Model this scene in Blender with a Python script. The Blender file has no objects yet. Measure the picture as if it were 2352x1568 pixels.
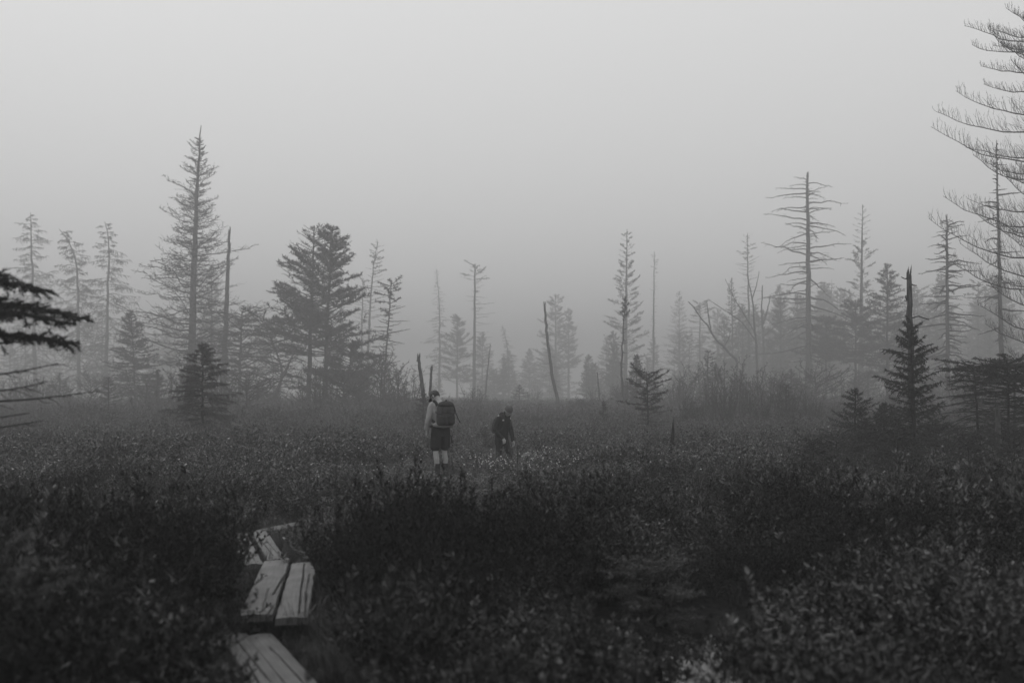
import bpy, math, random
import numpy as np
from mathutils import Vector, Matrix, Euler

# ------------------------------------------------------------------ camera, sky, sun, exposure
SC = bpy.context.scene
COL = SC.collection
F = 2287.0            # focal length in working pixels (picture 2352 x 1568)
CAMZ = 1.65
HOR = 905.0           # working row of the horizon

cam_d = bpy.data.cameras.new('camera')
cam = bpy.data.objects.new('camera', cam_d)
COL.objects.link(cam)
cam.location = (0, 0, CAMZ)
cam.rotation_euler = (math.radians(90), 0, 0)
cam_d.sensor_width = 36.0
cam_d.lens = 36.0 * F / 2352.0
cam_d.shift_y = (HOR - 784.0) / 2352.0
cam_d.clip_start = 0.05
cam_d.clip_end = 3000
cam_d.dof.use_dof = True
cam_d.dof.focus_distance = 24.0
cam_d.dof.aperture_fstop = 1.6
SC.camera = cam

SUN_EL, SUN_AZ = math.radians(52), math.radians(-40)     # azimuth measured from +Y towards +X
world = bpy.data.worlds.new('World')
SC.world = world
world.use_nodes = True
nt = world.node_tree
for n in list(nt.nodes):
    nt.nodes.remove(n)
def wn(t, **k):
    n = nt.nodes.new(t)
    for a, b in k.items():
        setattr(n, a, b)
    return n
sky = wn('ShaderNodeTexSky', sky_type='NISHITA', sun_disc=False, sun_elevation=SUN_EL, sun_rotation=SUN_AZ,
         air_density=1.0, dust_density=4.0, ozone_density=1.0)
bw = wn('ShaderNodeRGBToBW')
nt.links.new(sky.outputs[0], bw.inputs[0])
tc = wn('ShaderNodeTexCoord')
sep = wn('ShaderNodeSeparateXYZ')
nt.links.new(tc.outputs['Generated'], sep.inputs[0])
mx = wn('ShaderNodeMath', operation='MAXIMUM'); mx.inputs[1].default_value = 0.0
nt.links.new(sep.outputs['Z'], mx.inputs[0])
# sky inside a fog bank: nearly even, a little brighter overhead, plus a share of the clear sky behind the cloud
ov = wn('ShaderNodeMath', operation='MULTIPLY_ADD'); ov.inputs[1].default_value = 2.2; ov.inputs[2].default_value = 7.4
nt.links.new(mx.outputs[0], ov.inputs[0])
ad = wn('ShaderNodeMath', operation='MULTIPLY_ADD'); ad.inputs[1].default_value = 0.12
nt.links.new(bw.outputs[0], ad.inputs[0]); nt.links.new(ov.outputs[0], ad.inputs[2])
bg = wn('ShaderNodeBackground'); bg.inputs['Strength'].default_value = 0.1
nt.links.new(ad.outputs[0], bg.inputs['Color'])
wo = wn('ShaderNodeOutputWorld')
nt.links.new(bg.outputs[0], wo.inputs['Surface'])

sl = bpy.data.lights.new('sun', 'SUN')
sl.energy = 0.7
sl.angle = math.radians(25)
sl.color = (1.0, 1.0, 1.0)
sun = bpy.data.objects.new('sun', sl)
COL.objects.link(sun)
sdir = Vector((math.sin(SUN_AZ) * math.cos(SUN_EL), math.cos(SUN_AZ) * math.cos(SUN_EL), math.sin(SUN_EL)))
sun.rotation_euler = sdir.to_track_quat('Z', 'Y').to_euler()

vs = SC.view_settings
SC.display_settings.display_device = 'sRGB'
vs.view_transform = 'Standard'
vs.look = 'None'
vs.exposure = 0.0
vs.gamma = 1.0
vs.use_curve_mapping = False
cy = SC.cycles
cy.use_denoising = True
cy.max_bounces = 6
cy.diffuse_bounces = 2
cy.glossy_bounces = 2
cy.transmission_bounces = 2
cy.transparent_max_bounces = 4
cy.volume_bounces = 2
cy.caustics_reflective = False
cy.caustics_refractive = False
cy.use_adaptive_sampling = True
cy.adaptive_threshold = 0.012

# ------------------------------------------------------------------ helpers
rng = np.random.default_rng(11)
random.seed(7)

def at(px, py, Y):
    """point seen at working pixel (px, py) at distance Y"""
    return Vector(((px - 1176.0) / F * Y, Y, CAMZ + (HOR - py) / F * Y))

def xat(px, Y):
    return (px - 1176.0) / F * Y

def _hash(ix, iy, s):
    n = (ix.astype(np.int64) * 374761393 + iy.astype(np.int64) * 668265263 + s * 1442695) & 0x7fffffff
    n = ((n ^ (n >> 13)) * 1274126177) & 0x7fffffff
    return ((n ^ (n >> 16)) & 0xffff) / 65535.0

def vnoise(x, y, s=0):
    x = np.asarray(x, float); y = np.asarray(y, float)
    ix, iy = np.floor(x), np.floor(y)
    fx, fy = x - ix, y - iy
    fx = fx * fx * (3 - 2 * fx); fy = fy * fy * (3 - 2 * fy)
    a, b = _hash(ix, iy, s), _hash(ix + 1, iy, s)
    c, d = _hash(ix, iy + 1, s), _hash(ix + 1, iy + 1, s)
    return (a * (1 - fx) + b * fx) * (1 - fy) + (c * (1 - fx) + d * fx) * fy

def gauss(x, y, cx, cy_, rx, ry):
    return np.exp(-((x - cx) / rx) ** 2 - ((y - cy_) / ry) ** 2)

POOL = (1.24, 6.45)
HK2 = (xat(1153, 24.5), 24.5)
def gh(x, y):
    """height of the ground"""
    x = np.asarray(x, float); y = np.asarray(y, float)
    z = 0.16 * (vnoise(x / 4.1, y / 4.1, 3) - 0.5) + 0.07 * (vnoise(x / 1.1, y / 1.1, 4) - 0.5)
    z = z * np.clip((np.hypot(x, y) - 2) / 6, 0.35, 1)
    z = z - 0.30 * gauss(x, y, HK2[0], HK2[1], 2.6, 2.2)
    z = z - 0.22 * gauss(x, y, POOL[0], POOL[1], 0.75, 1.1)
    return z
def ghf(x, y):
    return float(gh(np.array([x]), np.array([y]))[0])

def tag(o, label=None, cat=None, group=None, kind=None):
    if label: o['label'] = label
    if cat: o['category'] = cat
    if group: o['group'] = group
    if kind: o['kind'] = kind
    return o

def empty(name, loc, rz=0.0):
    o = bpy.data.objects.new(name, None)
    o.empty_display_size = 0.2
    o.location = loc
    o.rotation_euler = (0, 0, rz)
    COL.objects.link(o)
    return o

def link(name, me, parent=None, mats=()):
    o = bpy.data.objects.new(name, me)
    COL.objects.link(o)
    if parent is not None:
        o.parent = parent
    for m in mats:
        if m.name not in [x.name for x in me.materials if x]:
            me.materials.append(m)
    return o

def copy_tree(o, parent=None):
    c = o.copy()
    COL.objects.link(c)
    c.parent = parent
    for ch in o.children:
        copy_tree(ch, c)
    return c

class Geo:
    """collects vertices and faces in numpy arrays"""
    def __init__(s):
        s.v = []; s.q = []; s.t = []; s.n = 0; s.qm = []; s.tm = []
    def add(s, v, quads=None, tris=None, mat=0):
        v = np.asarray(v, float).reshape(-1, 3)
        if quads is not None and len(quads):
            q = np.asarray(quads, np.int64) + s.n
            s.q.append(q); s.qm.append(np.full(len(q), mat))
        if tris is not None and len(tris):
            t = np.asarray(tris, np.int64) + s.n
            s.t.append(t); s.tm.append(np.full(len(t), mat))
        s.v.append(v); s.n += len(v)
    def mesh(s, name, mats, smooth=True):
        me = bpy.data.meshes.new(name)
        if s.n:
            v = np.concatenate(s.v)
            q = np.concatenate(s.q) if s.q else np.zeros((0, 4), np.int64)
            t = np.concatenate(s.t) if s.t else np.zeros((0, 3), np.int64)
            me.vertices.add(len(v)); me.vertices.foreach_set('co', v.astype(np.float32).ravel())
            nl = q.size + t.size
            me.loops.add(nl)
            me.loops.foreach_set('vertex_index', np.concatenate([q.ravel(), t.ravel()]).astype(np.int32))
            me.polygons.add(len(q) + len(t))
            st = np.concatenate([np.arange(len(q)) * 4, q.size + np.arange(len(t)) * 3]).astype(np.int32)
            me.polygons.foreach_set('loop_start', st)
            mi = np.concatenate((s.qm or [np.zeros(0)]) + (s.tm or [np.zeros(0)])).astype(np.int32)
            me.polygons.foreach_set('material_index', mi)
            me.polygons.foreach_set('use_smooth', np.full(len(mi), smooth))
            me.update(calc_edges=True)
        for m in mats:
            me.materials.append(m)
        return me
    def tubes(s, P, R, sides=3, mat=0, cap=False):
        """P (n,p,3) polylines, R (n,p) radii"""
        P = np.asarray(P, float); R = np.asarray(R, float)
        n, p, _ = P.shape
        if n == 0: return
        T = np.gradient(P, axis=1)
        T /= np.linalg.norm(T, axis=2, keepdims=True) + 1e-9
        ref = np.where(np.abs(T[..., 2:3]) > 0.8, np.array([1.0, 0.13, 0]), np.array([0, 0.05, 1.0]))
        A = np.cross(T, ref); A /= np.linalg.norm(A, axis=2, keepdims=True) + 1e-9
        B = np.cross(T, A)
        an = np.arange(sides) / sides * 2 * np.pi
        ring = (A[:, :, None, :] * np.cos(an)[None, None, :, None] + B[:, :, None, :] * np.sin(an)[None, None, :, None])
        V = P[:, :, None, :] + ring * R[:, :, None, None]
        base = (np.arange(n) * p * sides)[:, None, None] + (np.arange(p - 1) * sides)[None, :, None]
        k = np.arange(sides)[None, None, :]; k2 = (k + 1) % sides
        Q = np.stack([base + k, base + k2, base + sides + k2, base + sides + k], -1).reshape(-1, 4)
        T3 = None
        if cap:
            c = []
            for i in range(n):
                o = i * p * sides
                for j in range(1, sides - 1):
                    c.append((o, o + j + 1, o + j))
                    e = o + (p - 1) * sides
                    c.append((e, e + j, e + j + 1))
            T3 = c
        s.add(V.reshape(-1, 3), Q, T3, mat)
    def blades(s, O, D, L, W, mat=0, N=None):
        """thin tapering triangles from O along D"""
        O = np.asarray(O, float); D = np.asarray(D, float); m = len(O)
        if m == 0: return
        if N is None:
            N = rng.normal(size=(m, 3))
        S = np.cross(D, N); S /= np.linalg.norm(S, axis=1, keepdims=True) + 1e-9
        L = np.broadcast_to(np.asarray(L, float), (m,))[:, None]; W = np.broadcast_to(np.asarray(W, float), (m,))[:, None]
        V = np.stack([O - S * W * .5, O + S * W * .5, O + D * L], 1)
        s.add(V.reshape(-1, 3), None, np.arange(m * 3).reshape(-1, 3), mat)

def norm(a):
    return a / (np.linalg.norm(a, axis=-1, keepdims=True) + 1e-9)

# ------------------------------------------------------------------ materials (the photograph is black and white)
def mat(name, val, rough=0.7, spec=0.3, var=0.0, scale=8.0, bump=0.0, rnd=0.0, coords='Object', stretch=(1, 1, 1), detail=4.0):
    m = bpy.data.materials.new(name)
    m.use_nodes = True
    t = m.node_tree
    b = t.nodes['Principled BSDF']
    b.inputs['Roughness'].default_value = rough
    b.inputs['Specular IOR Level'].default_value = spec
    b.inputs['Base Color'].default_value = (val, val, val, 1)
    src = None
    if var or bump:
        c = t.nodes.new('ShaderNodeTexCoord'); mp = t.nodes.new('ShaderNodeMapping')
        mp.inputs['Scale'].default_value = stretch
        t.links.new(c.outputs[coords], mp.inputs[0])
        nz = t.nodes.new('ShaderNodeTexNoise'); nz.inputs['Scale'].default_value = scale; nz.inputs['Detail'].default_value = detail
        t.links.new(mp.outputs[0], nz.inputs['Vector'])
        mr = t.nodes.new('ShaderNodeMapRange')
        mr.inputs['From Min'].default_value = 0.3; mr.inputs['From Max'].default_value = 0.7
        mr.inputs['To Min'].default_value = val * (1 - var); mr.inputs['To Max'].default_value = val * (1 + var)
        t.links.new(nz.outputs['Fac'], mr.inputs['Value'])
        src = mr.outputs[0]
        if bump:
            bp = t.nodes.new('ShaderNodeBump'); bp.inputs['Strength'].default_value = bump; bp.inputs['Distance'].default_value = 0.02
            t.links.new(nz.outputs['Fac'], bp.inputs['Height'])
            t.links.new(bp.outputs[0], b.inputs['Normal'])
    if rnd:
        oi = t.nodes.new('ShaderNodeObjectInfo')
        m2 = t.nodes.new('ShaderNodeMapRange')
        m2.inputs['To Min'].default_value = 1 - rnd; m2.inputs['To Max'].default_value = 1 + rnd
        t.links.new(oi.outputs['Random'], m2.inputs['Value'])
        mu = t.nodes.new('ShaderNodeMath'); mu.operation = 'MULTIPLY'
        t.links.new(m2.outputs[0], mu.inputs[0])
        if src is not None: t.links.new(src, mu.inputs[1])
        else: mu.inputs[1].default_value = val
        src = mu.outputs[0]
    if src is not None:
        t.links.new(src, b.inputs['Base Color'])
    return m

M = {}
M['peat'] = mat('peat', 0.013, 0.9, 0.15, 0.6, 14.0, 0.9, detail=8)
M['bark'] = mat('bark', 0.045, 0.9, 0.1, 0.4, 14.0, 0.6, stretch=(1, 1, 0.25))
M['deadbark'] = mat('dead_bark', 0.085, 0.9, 0.1, 0.45, 18.0, 0.8, stretch=(1, 1, 0.2))
M['twig'] = mat('twig', 0.05, 0.9, 0.1)
M['deadtwig'] = mat('dead_twig', 0.06, 0.9, 0.1)
M['needle'] = mat('needle', 0.035, 0.6, 0.3, 0.4, 1.5)
M['freshneedle'] = mat('fresh_needle', 0.075, 0.55, 0.35, 0.4, 3.0)
M['heath'] = mat('heath_leaf', 0.03, 0.42, 0.4, 0.6, 4.0, rnd=0.5)
M['darkheath'] = mat('dark_heath_leaf', 0.011, 0.6, 0.2, 0.5, 4.0, rnd=0.5)
M['paleheath'] = mat('pale_heath_leaf', 0.062, 0.4, 0.5, 0.5, 4.0, rnd=0.5)
M['bushleaf'] = mat('bush_leaf', 0.07, 0.42, 0.5, 0.5, 6.0)
M['stem'] = mat('heath_stem', 0.03, 0.9, 0.1)
M['sedge'] = mat('sedge', 0.042, 0.5, 0.4, 0.5, 2.0, rnd=0.4)
M['cotton'] = mat('cotton_tuft', 0.8, 0.9, 0.1)


# ------------------------------------------------------------------ haze
def build_haze():
    X, Y0, Y1, Z0, Z1 = 560, -560, 560, -2.0, 31.5
    v = [(-X, Y0, Z0), (X, Y0, Z0), (X, Y1, Z0), (-X, Y1, Z0), (-X, Y0, Z1), (X, Y0, Z1), (X, Y1, Z1), (-X, Y1, Z1)]
    f = [(0, 3, 2, 1), (4, 5, 6, 7), (0, 1, 5, 4), (1, 2, 6, 5), (2, 3, 7, 6), (3, 0, 4, 7)]
    me = bpy.data.meshes.new('haze'); me.from_pydata(v, [], f)
    m = bpy.data.materials.new('haze'); m.use_nodes = True
    t = m.node_tree
    for n in list(t.nodes): t.nodes.remove(n)
    pv = t.nodes.new('ShaderNodeVolumePrincipled')
    pv.inputs['Color'].default_value = (HAZE_COL, HAZE_COL, HAZE_COL, 1)
    pv.inputs['Density'].default_value = HAZE_DENS
    pv.inputs['Anisotropy'].default_value = 0.35
    o = t.nodes.new('ShaderNodeOutputMaterial')
    t.links.new(pv.outputs[0], o.inputs['Volume'])
    ob = link('haze', me, None, [m])
    tag(ob, 'grey fog hanging over the whole bog', 'haze', kind='stuff')
HAZE_COL, HAZE_DENS = 0.63, 0.0058
build_haze()

# ------------------------------------------------------------------ ground
def build_ground():
    # one sheet, fine near the camera and coarse towards the horizon
    a = np.concatenate([-np.geomspace(14, 540, 34)[::-1], np.linspace(-13.5, 13.5, 91), np.geomspace(14, 540, 34)])
    b = np.concatenate([-np.geomspace(3, 540, 16)[::-1], np.linspace(-2.6, 40, 143), np.geomspace(40.6, 540, 40)])
    X, Y = np.meshgrid(a, b)
    Z = gh(X, Y)
    n, mcol = X.shape
    idx = np.arange(n * mcol).reshape(n, mcol)
    q = np.stack([idx[:-1, :-1], idx[:-1, 1:], idx[1:, 1:], idx[1:, :-1]], -1).reshape(-1, 4)
    g = Geo(); g.add(np.stack([X, Y, Z], -1), q)
    o = link('ground', g.mesh('ground', [M['peat']]))
    tag(o, 'dark peaty ground of the bog', 'ground', kind='structure')
build_ground()

# ------------------------------------------------------------------ bog pool
def build_pool():
    m = bpy.data.materials.new('bog_water'); m.use_nodes = True
    t = m.node_tree; b = t.nodes['Principled BSDF']
    b.inputs['Base Color'].default_value = (0.012, 0.012, 0.012, 1)
    b.inputs['Roughness'].default_value = 0.03
    b.inputs['IOR'].default_value = 1.33
    b.inputs['Specular IOR Level'].default_value = 0.5
    nz = t.nodes.new('ShaderNodeTexNoise'); nz.inputs['Scale'].default_value = 9.0
    bp = t.nodes.new('ShaderNodeBump'); bp.inputs['Strength'].default_value = 0.04; bp.inputs['Distance'].default_value = 0.01
    t.links.new(nz.outputs['Fac'], bp.inputs['Height']); t.links.new(bp.outputs[0], b.inputs['Normal'])
    k = 48
    an = np.arange(k) / k * 2 * np.pi
    r = 1 + 0.16 * np.sin(3 * an + 1) + 0.08 * np.sin(7 * an)
    v = [(POOL[0], POOL[1], POOLZ)] + [(POOL[0] + 0.4 * r[i] * math.cos(an[i]), POOL[1] + 0.95 * r[i] * math.sin(an[i]), POOLZ) for i in range(k)]
    f = [(0, 1 + i, 1 + (i + 1) % k) for i in range(k)]
    me = bpy.data.meshes.new('bog_pool'); me.from_pydata(v, [], f)
    o = link('water', me, None, [m])
    tag(o, 'small still pool of bog water between the shrubs', 'water', kind='structure')
POOLZ = -0.085
build_pool()

# ------------------------------------------------------------------ boardwalk
def wood_material(name, val):
    m = mat(name, val, 0.6, 0.35, 0.25, 6.0, 0.2, coords='Object', stretch=(9.0, 0.7, 4.0), detail=6.0)
    t = m.node_tree; b = t.nodes['Principled BSDF']
    src = b.inputs['Base Color'].links[0].from_socket
    c = t.nodes.new('ShaderNodeTexCoord')
    nz = t.nodes.new('ShaderNodeTexNoise'); nz.inputs['Scale'].default_value = 3.2; nz.inputs['Detail'].default_value = 5
    t.links.new(c.outputs['Object'], nz.inputs['Vector'])
    mr = t.nodes.new('ShaderNodeMapRange'); mr.inputs['From Min'].default_value = 0.35; mr.inputs['From Max'].default_value = 0.62
    mr.inputs['To Min'].default_value = 0.62; mr.inputs['To Max'].default_value = 1.05
    t.links.new(nz.outputs['Fac'], mr.inputs['Value'])
    mu = t.nodes.new('ShaderNodeMath'); mu.operation = 'MULTIPLY'
    t.links.new(src, mu.inputs[0]); t.links.new(mr.outputs[0], mu.inputs[1])
    t.links.new(mu.outputs[0], b.inputs['Base Color'])
    return m
M['wood'] = wood_material('weathered_plank', 0.12)
M['wood_near'] = wood_material('damp_plank', 0.09)
M['sleeper'] = mat('sleeper', 0.05, 0.9, 0.1, 0.4, 9, 0.4)
M['iron'] = mat('iron', 0.02, 0.6, 0.4)

PLANKS = []      # (near xy, far xy, width) for keeping plants off
def pz(px, py, z):
    Y = (CAMZ - z) * F / (py - HOR)
    return np.array([xat(px, Y), Y])

def plank(parent, A, B, w, z0, z1, wmat, cracks=(), seed=0, ragged=0.004, thick=0.05):
    """A near centre, B far centre; local y runs along the plank"""
    r = np.random.default_rng(seed)
    d = B - A; L = float(np.hypot(*d)); ang = math.atan2(-d[0], d[1])
    nu, nv = 36, max(16, int(L * 22))
    u = np.linspace(-.5, .5, nu); v = np.linspace(0, 1, nv)
    U, V = np.meshgrid(u, v)
    edgeL = r.normal(0, ragged, nv); edgeR = r.normal(0, ragged, nv)
    edgeL = np.convolve(np.pad(edgeL, 2, 'edge'), np.ones(5) / 3, 'valid'); edgeR = np.convolve(np.pad(edgeR, 2, 'edge'), np.ones(5) / 3, 'valid')
    X = U * w + np.where(U < 0, edgeL[:, None] * (-U * 2) ** 3, edgeR[:, None] * (U * 2) ** 3)
    Yl = V * L
    endj = r.normal(0, 0.004, nu)
    Yl = Yl + endj[None, :] * (1 - 2 * V)
    Z = 0.004 * np.cos(U * math.pi * 2) + 0.003 * (vnoise(U * 14 + seed, V * L * 1.2, seed) - .5)
    Z = Z - 0.008 * (np.abs(U) > .48)
    for (u0, v0, u1, v1, dep) in cracks:
        tt = np.clip((V - v0) / (v1 - v0), 0, 1)
        uc = u0 + (u1 - u0) * tt + 0.035 * (vnoise(V * 9, V * 0 + seed, 5) - .5)
        inside = (V >= v0) & (V <= v1)
        Z = Z - dep * np.exp(-((U - uc) / 0.022) ** 2) * inside
    g = Geo()
    idx = np.arange(nu * nv).reshape(nv, nu)
    top = np.stack([X, Yl, Z + thick / 2], -1)
    bot = np.stack([X, Yl, np.full_like(X, -thick / 2)], -1)
    q = np.stack([idx[:-1, :-1], idx[:-1, 1:], idx[1:, 1:], idx[1:, :-1]], -1).reshape(-1, 4)
    g.add(top, q)
    g.add(bot, q[:, ::-1])
    n0 = nu * nv
    loop = np.concatenate([idx[0, :], idx[1:, -1], idx[-1, ::-1][1:], idx[::-1, 0][1:-1]])
    l2 = np.roll(loop, -1)
    g.q.append(np.stack([loop, loop + n0, l2 + n0, l2], -1)); g.qm.append(np.zeros(len(loop)))
    o = link('plank', g.mesh('plank', [wmat], smooth=False), parent)
    o.location = (A[0], A[1], z0)
    o.rotation_euler = (math.atan2(z1 - z0, L), 0, ang)
    PLANKS.append((A, B, w))
    # nail heads, two at each end
    k = 8
    an = np.arange(k) / k * 2 * np.pi
    for (nx, ny) in ((-.25, .09), (.25, .1), (-.22, L - .1), (.27, L - .09)):
        vv = [(nx * w, ny, thick / 2 + 0.009)] + [(nx * w + .008 * math.cos(a), ny + .008 * math.sin(a), thick / 2 + 0.004) for a in an]
        me = bpy.data.meshes.new('nail'); me.from_pydata(vv, [], [(0, 1 + i, 1 + (i + 1) % k) for i in range(k)])
        link('nail', me, o, [M['iron']])
    return o

def sleeper(parent, c, ang, length, z):
    g = Geo()
    h = 0.10; w = 0.14
    n = 7
    xs = np.linspace(-length / 2, length / 2, n)
    P = np.stack([xs, np.zeros(n), np.zeros(n)], -1)[None]
    g.tubes(P, np.full((1, n), w / 2) * (1 + 0.08 * rng.normal(size=(1, n))), 8, cap=True)
    o = link('sleeper', g.mesh('sleeper', [M['sleeper']]), parent)
    o.location = (c[0], c[1], z - 0.105); o.rotation_euler = (0, 0, ang)

def section(label, planks, seed):
    """planks: (near-left, near-right, far-left, far-right pixels, z near, z far, material, cracks)"""
    root = None
    for i, (nl, nr, fl, fr, z0, z1, wm, cr, ragged) in enumerate(planks):
        a0, a1 = pz(*nl, z0), pz(*nr, z0)
        b0, b1 = pz(*fl, z1), pz(*fr, z1)
        A, B = (a0 + a1) / 2, (b0 + b1) / 2
        d = (B - A) / np.hypot(*(B - A)); nrm = np.array([d[1], -d[0]])
        w = 0.5 * (abs((a1 - a0) @ nrm) + abs((b1 - b0) @ nrm))
        w = min(max(w, 0.17), 0.25)
        if root is None:
            root = empty('boardwalk', (0, 0, 0))
            tag(root, label, 'boardwalk', 'boardwalk sections across the bog')
            ang = math.atan2(-d[0], d[1])
            nn = nrm
        plank(root, A, B, w, z0, z1, wm, cr, seed + i, ragged)
        for s in (0.14, 0.86):
            c = A + (B - A) * s
            sleeper(root, c, ang, w * 1.25, z0 + (z1 - z0) * s)
    return root

section('middle boardwalk section of two pale split planks with a dark gap',
        [((550, 1415), (625, 1423), (606, 1293), (664, 1292), .16, .16, M['wood'],
          ((.16, .02, .1, .42, .014), (.32, .3, .5, .72, .05), (.36, .0, .46, .16, .02)), .0015),
         ((633, 1424), (706, 1428), (671, 1297), (727, 1299), .155, .155, M['wood'],
          ((.2, .05, .02, .97, .03), (.34, .3, .3, .75, .02), (.42, .02, .3, .4, .03)), .005)], 3)
section('nearest boardwalk section at the bottom edge, two damp planks running left',
        [((703, 1640), (792, 1640), (568, 1466), (624, 1462), .045, .05, M['wood_near'], ((.1, .1, -.05, .8, .02),), .002),
         ((625, 1640), (690, 1640), (520, 1468), (556, 1458), .04, .045, M['wood_near'], ((.1, .3, -.1, .9, .02), (-.3, .1, -.2, .6, .02)), .002)], 9)
section('boardwalk section leaning left behind the middle one',
        [((611, 1294), (660, 1286), (581, 1224), (609, 1221), .10, .10, M['wood'], ((-.1, .1, -.3, .8, .02), (.2, .2, .05, .6, .02)), .002),
         ((562, 1299), (605, 1303), (535, 1231), (562, 1228), .095, .095, M['wood'], ((.1, .1, 0, .9, .02),), .002)], 15)
section('narrow boardwalk half buried in grass, turning right towards the hikers',
        [((604, 1226), (606, 1217), (742, 1196), (744, 1189), .07, .09, M['wood'], ((0, .1, .1, .8, .02),), .008)], 21)
section('far boardwalk planks behind the hiker in the dark jacket',
        [((1098, 1059), (1116, 1060), (1105, 1034), (1118, 1034), -.03, -.03, M['wood'], (), .006),
         ((1119, 1060), (1139, 1060), (1121, 1034), (1137, 1034), -.03, -.03, M['wood'], (), .006)], 27)
section('farthest boardwalk plank running right past the hiker in the dark jacket',
        [((1116, 1036), (1120, 1030), (1182, 1026), (1184, 1021), -.02, -.0, M['wood'], (), .006)], 31)

def plank_dist(x, y):
    d = np.full(np.shape(x), 99.0)
    for A, B, w in PLANKS:
        ab = B - A; L2 = ab @ ab
        t = np.clip(((x - A[0]) * ab[0] + (y - A[1]) * ab[1]) / L2, 0, 1)
        dx, dy = x - A[0] - t * ab[0], y - A[1] - t * ab[1]
        d = np.minimum(d, np.hypot(dx, dy) - w / 2)
    return d

# ------------------------------------------------------------------ trees
UPV = np.array([0, 0, 1.0])

def bend_paths(O, az, el0, el1, L, p, wob, r, bias=1.0):
    """polylines from O: heading az, elevation going from el0 to el1 along the way"""
    n = len(O)
    t = np.linspace(0, 1, p)[None, :]
    el = el0[:, None] + (el1 - el0)[:, None] * t ** bias + r.normal(0, wob, (n, p))
    a = az[:, None] + np.cumsum(r.normal(0, wob * 0.7, (n, p)), 1)
    D = np.stack([np.cos(el) * np.cos(a), np.cos(el) * np.sin(a), np.sin(el)], -1)
    step = (L / (p - 1))[:, None, None]
    P = np.empty((n, p, 3)); P[:, 0] = O
    P[:, 1:] = O[:, None] + np.cumsum(D[:, :-1] * step, 1)
    return P

def side_shoots(P, L, n, s0, ang, lenf, lift, p, r, wob=0.12, up=0.0, taper=1.0, s1=1.0, minl=0.3):
    """n shoots along each polyline, alternating left and right; lift = share pointing up (or down)"""
    m, q, _ = P.shape
    if m == 0 or n == 0:
        return np.zeros((0, p, 3)), np.zeros(0), np.zeros(0, int), np.zeros(0)
    s = s0 + (s1 - s0) * (np.arange(n)[None, :] + r.uniform(0, 1, (m, n))) / n
    f = s * (q - 1); i = np.minimum(f.astype(int), q - 2); w = (f - i)[..., None]
    mi = np.arange(m)[:, None]
    O = P[mi, i] * (1 - w) + P[mi, i + 1] * w
    T = norm(P[mi, i + 1] - P[mi, i])
    S = norm(np.cross(T, UPV + 1e-3))
    U = np.cross(S, T)
    sg = np.where((np.arange(n)[None, :] + r.integers(0, 2, (m, 1))) % 2 == 0, 1.0, -1.0)[..., None]
    aa = ang + r.normal(0, 0.18, (m, n))[..., None][..., 0]
    lf = (lift + r.normal(0, 0.25, (m, n)))[..., None]
    D = norm(T * np.cos(aa)[..., None] + S * sg * np.sin(aa)[..., None] + U * lf)
    ll = L[:, None] * lenf * (minl + (1 - minl) * (1 - s) ** taper * 1.2) * r.uniform(0.6, 1.25, (m, n))
    O = O.reshape(-1, 3); D = D.reshape(-1, 3); ll = ll.ravel()
    k = len(O)
    tt = np.linspace(0, 1, p)
    pts = O[:, None] + D[:, None] * (ll[:, None] * tt[None])[..., None]
    pts[..., 2] += (up * ll[:, None] * tt[None] ** 2)
    jit = r.normal(0, 1, (k, p, 3)) * (wob * ll[:, None] * tt[None])[..., None] * 0.5
    pts = pts + jit
    return pts, ll, np.repeat(np.arange(m), n), s.ravel()

def needles_on(g, P, L, per_m, nl, nw, r, spread=0.9, mat_i=0, s0=0.0, forward=0.8, sc=None):
    """needle blades along polylines"""
    if len(P) == 0: return
    cnt = np.maximum(1, (L * per_m * (1 - s0)).astype(int))
    idx = np.repeat(np.arange(len(P)), cnt)
    q = P.shape[1]
    s = s0 + (1 - s0) * r.uniform(0, 1, len(idx))
    f = s * (q - 1); i = np.minimum(f.astype(int), q - 2); w = (f - i)[:, None]
    O = P[idx, i] * (1 - w) + P[idx, i + 1] * w
    T = norm(P[idx, i + 1] - P[idx, i])
    D = norm(T * forward + norm(r.normal(size=(len(idx), 3))) * spread + np.array([0, 0, 0.18]))
    l = nl * r.uniform(0.6, 1.25, len(idx))
    if sc is not None: l = l * sc[idx]
    g.blades(O, D, l, nw * r.uniform(0.7, 1.2, len(idx)), mat_i)

def trunk_curve(H, pts, p):
    """pts: list of (height share, dx, dy) in metres"""
    pts = sorted(pts)
    z = np.linspace(0, 1, p)
    hs = [a[0] for a in pts]
    # smooth interpolation
    def interp(vals):
        y = np.interp(z, hs, vals)
        k = np.array([1, 2, 3, 2, 1]) / 9
        yp = np.pad(y, 2, 'edge')
        ys = np.convolve(yp, k, 'valid'); ys[0], ys[-1] = y[0], y[-1]
        return ys
    return np.stack([interp([a[1] for a in pts]), interp([a[2] for a in pts]), z * H], -1)

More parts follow.
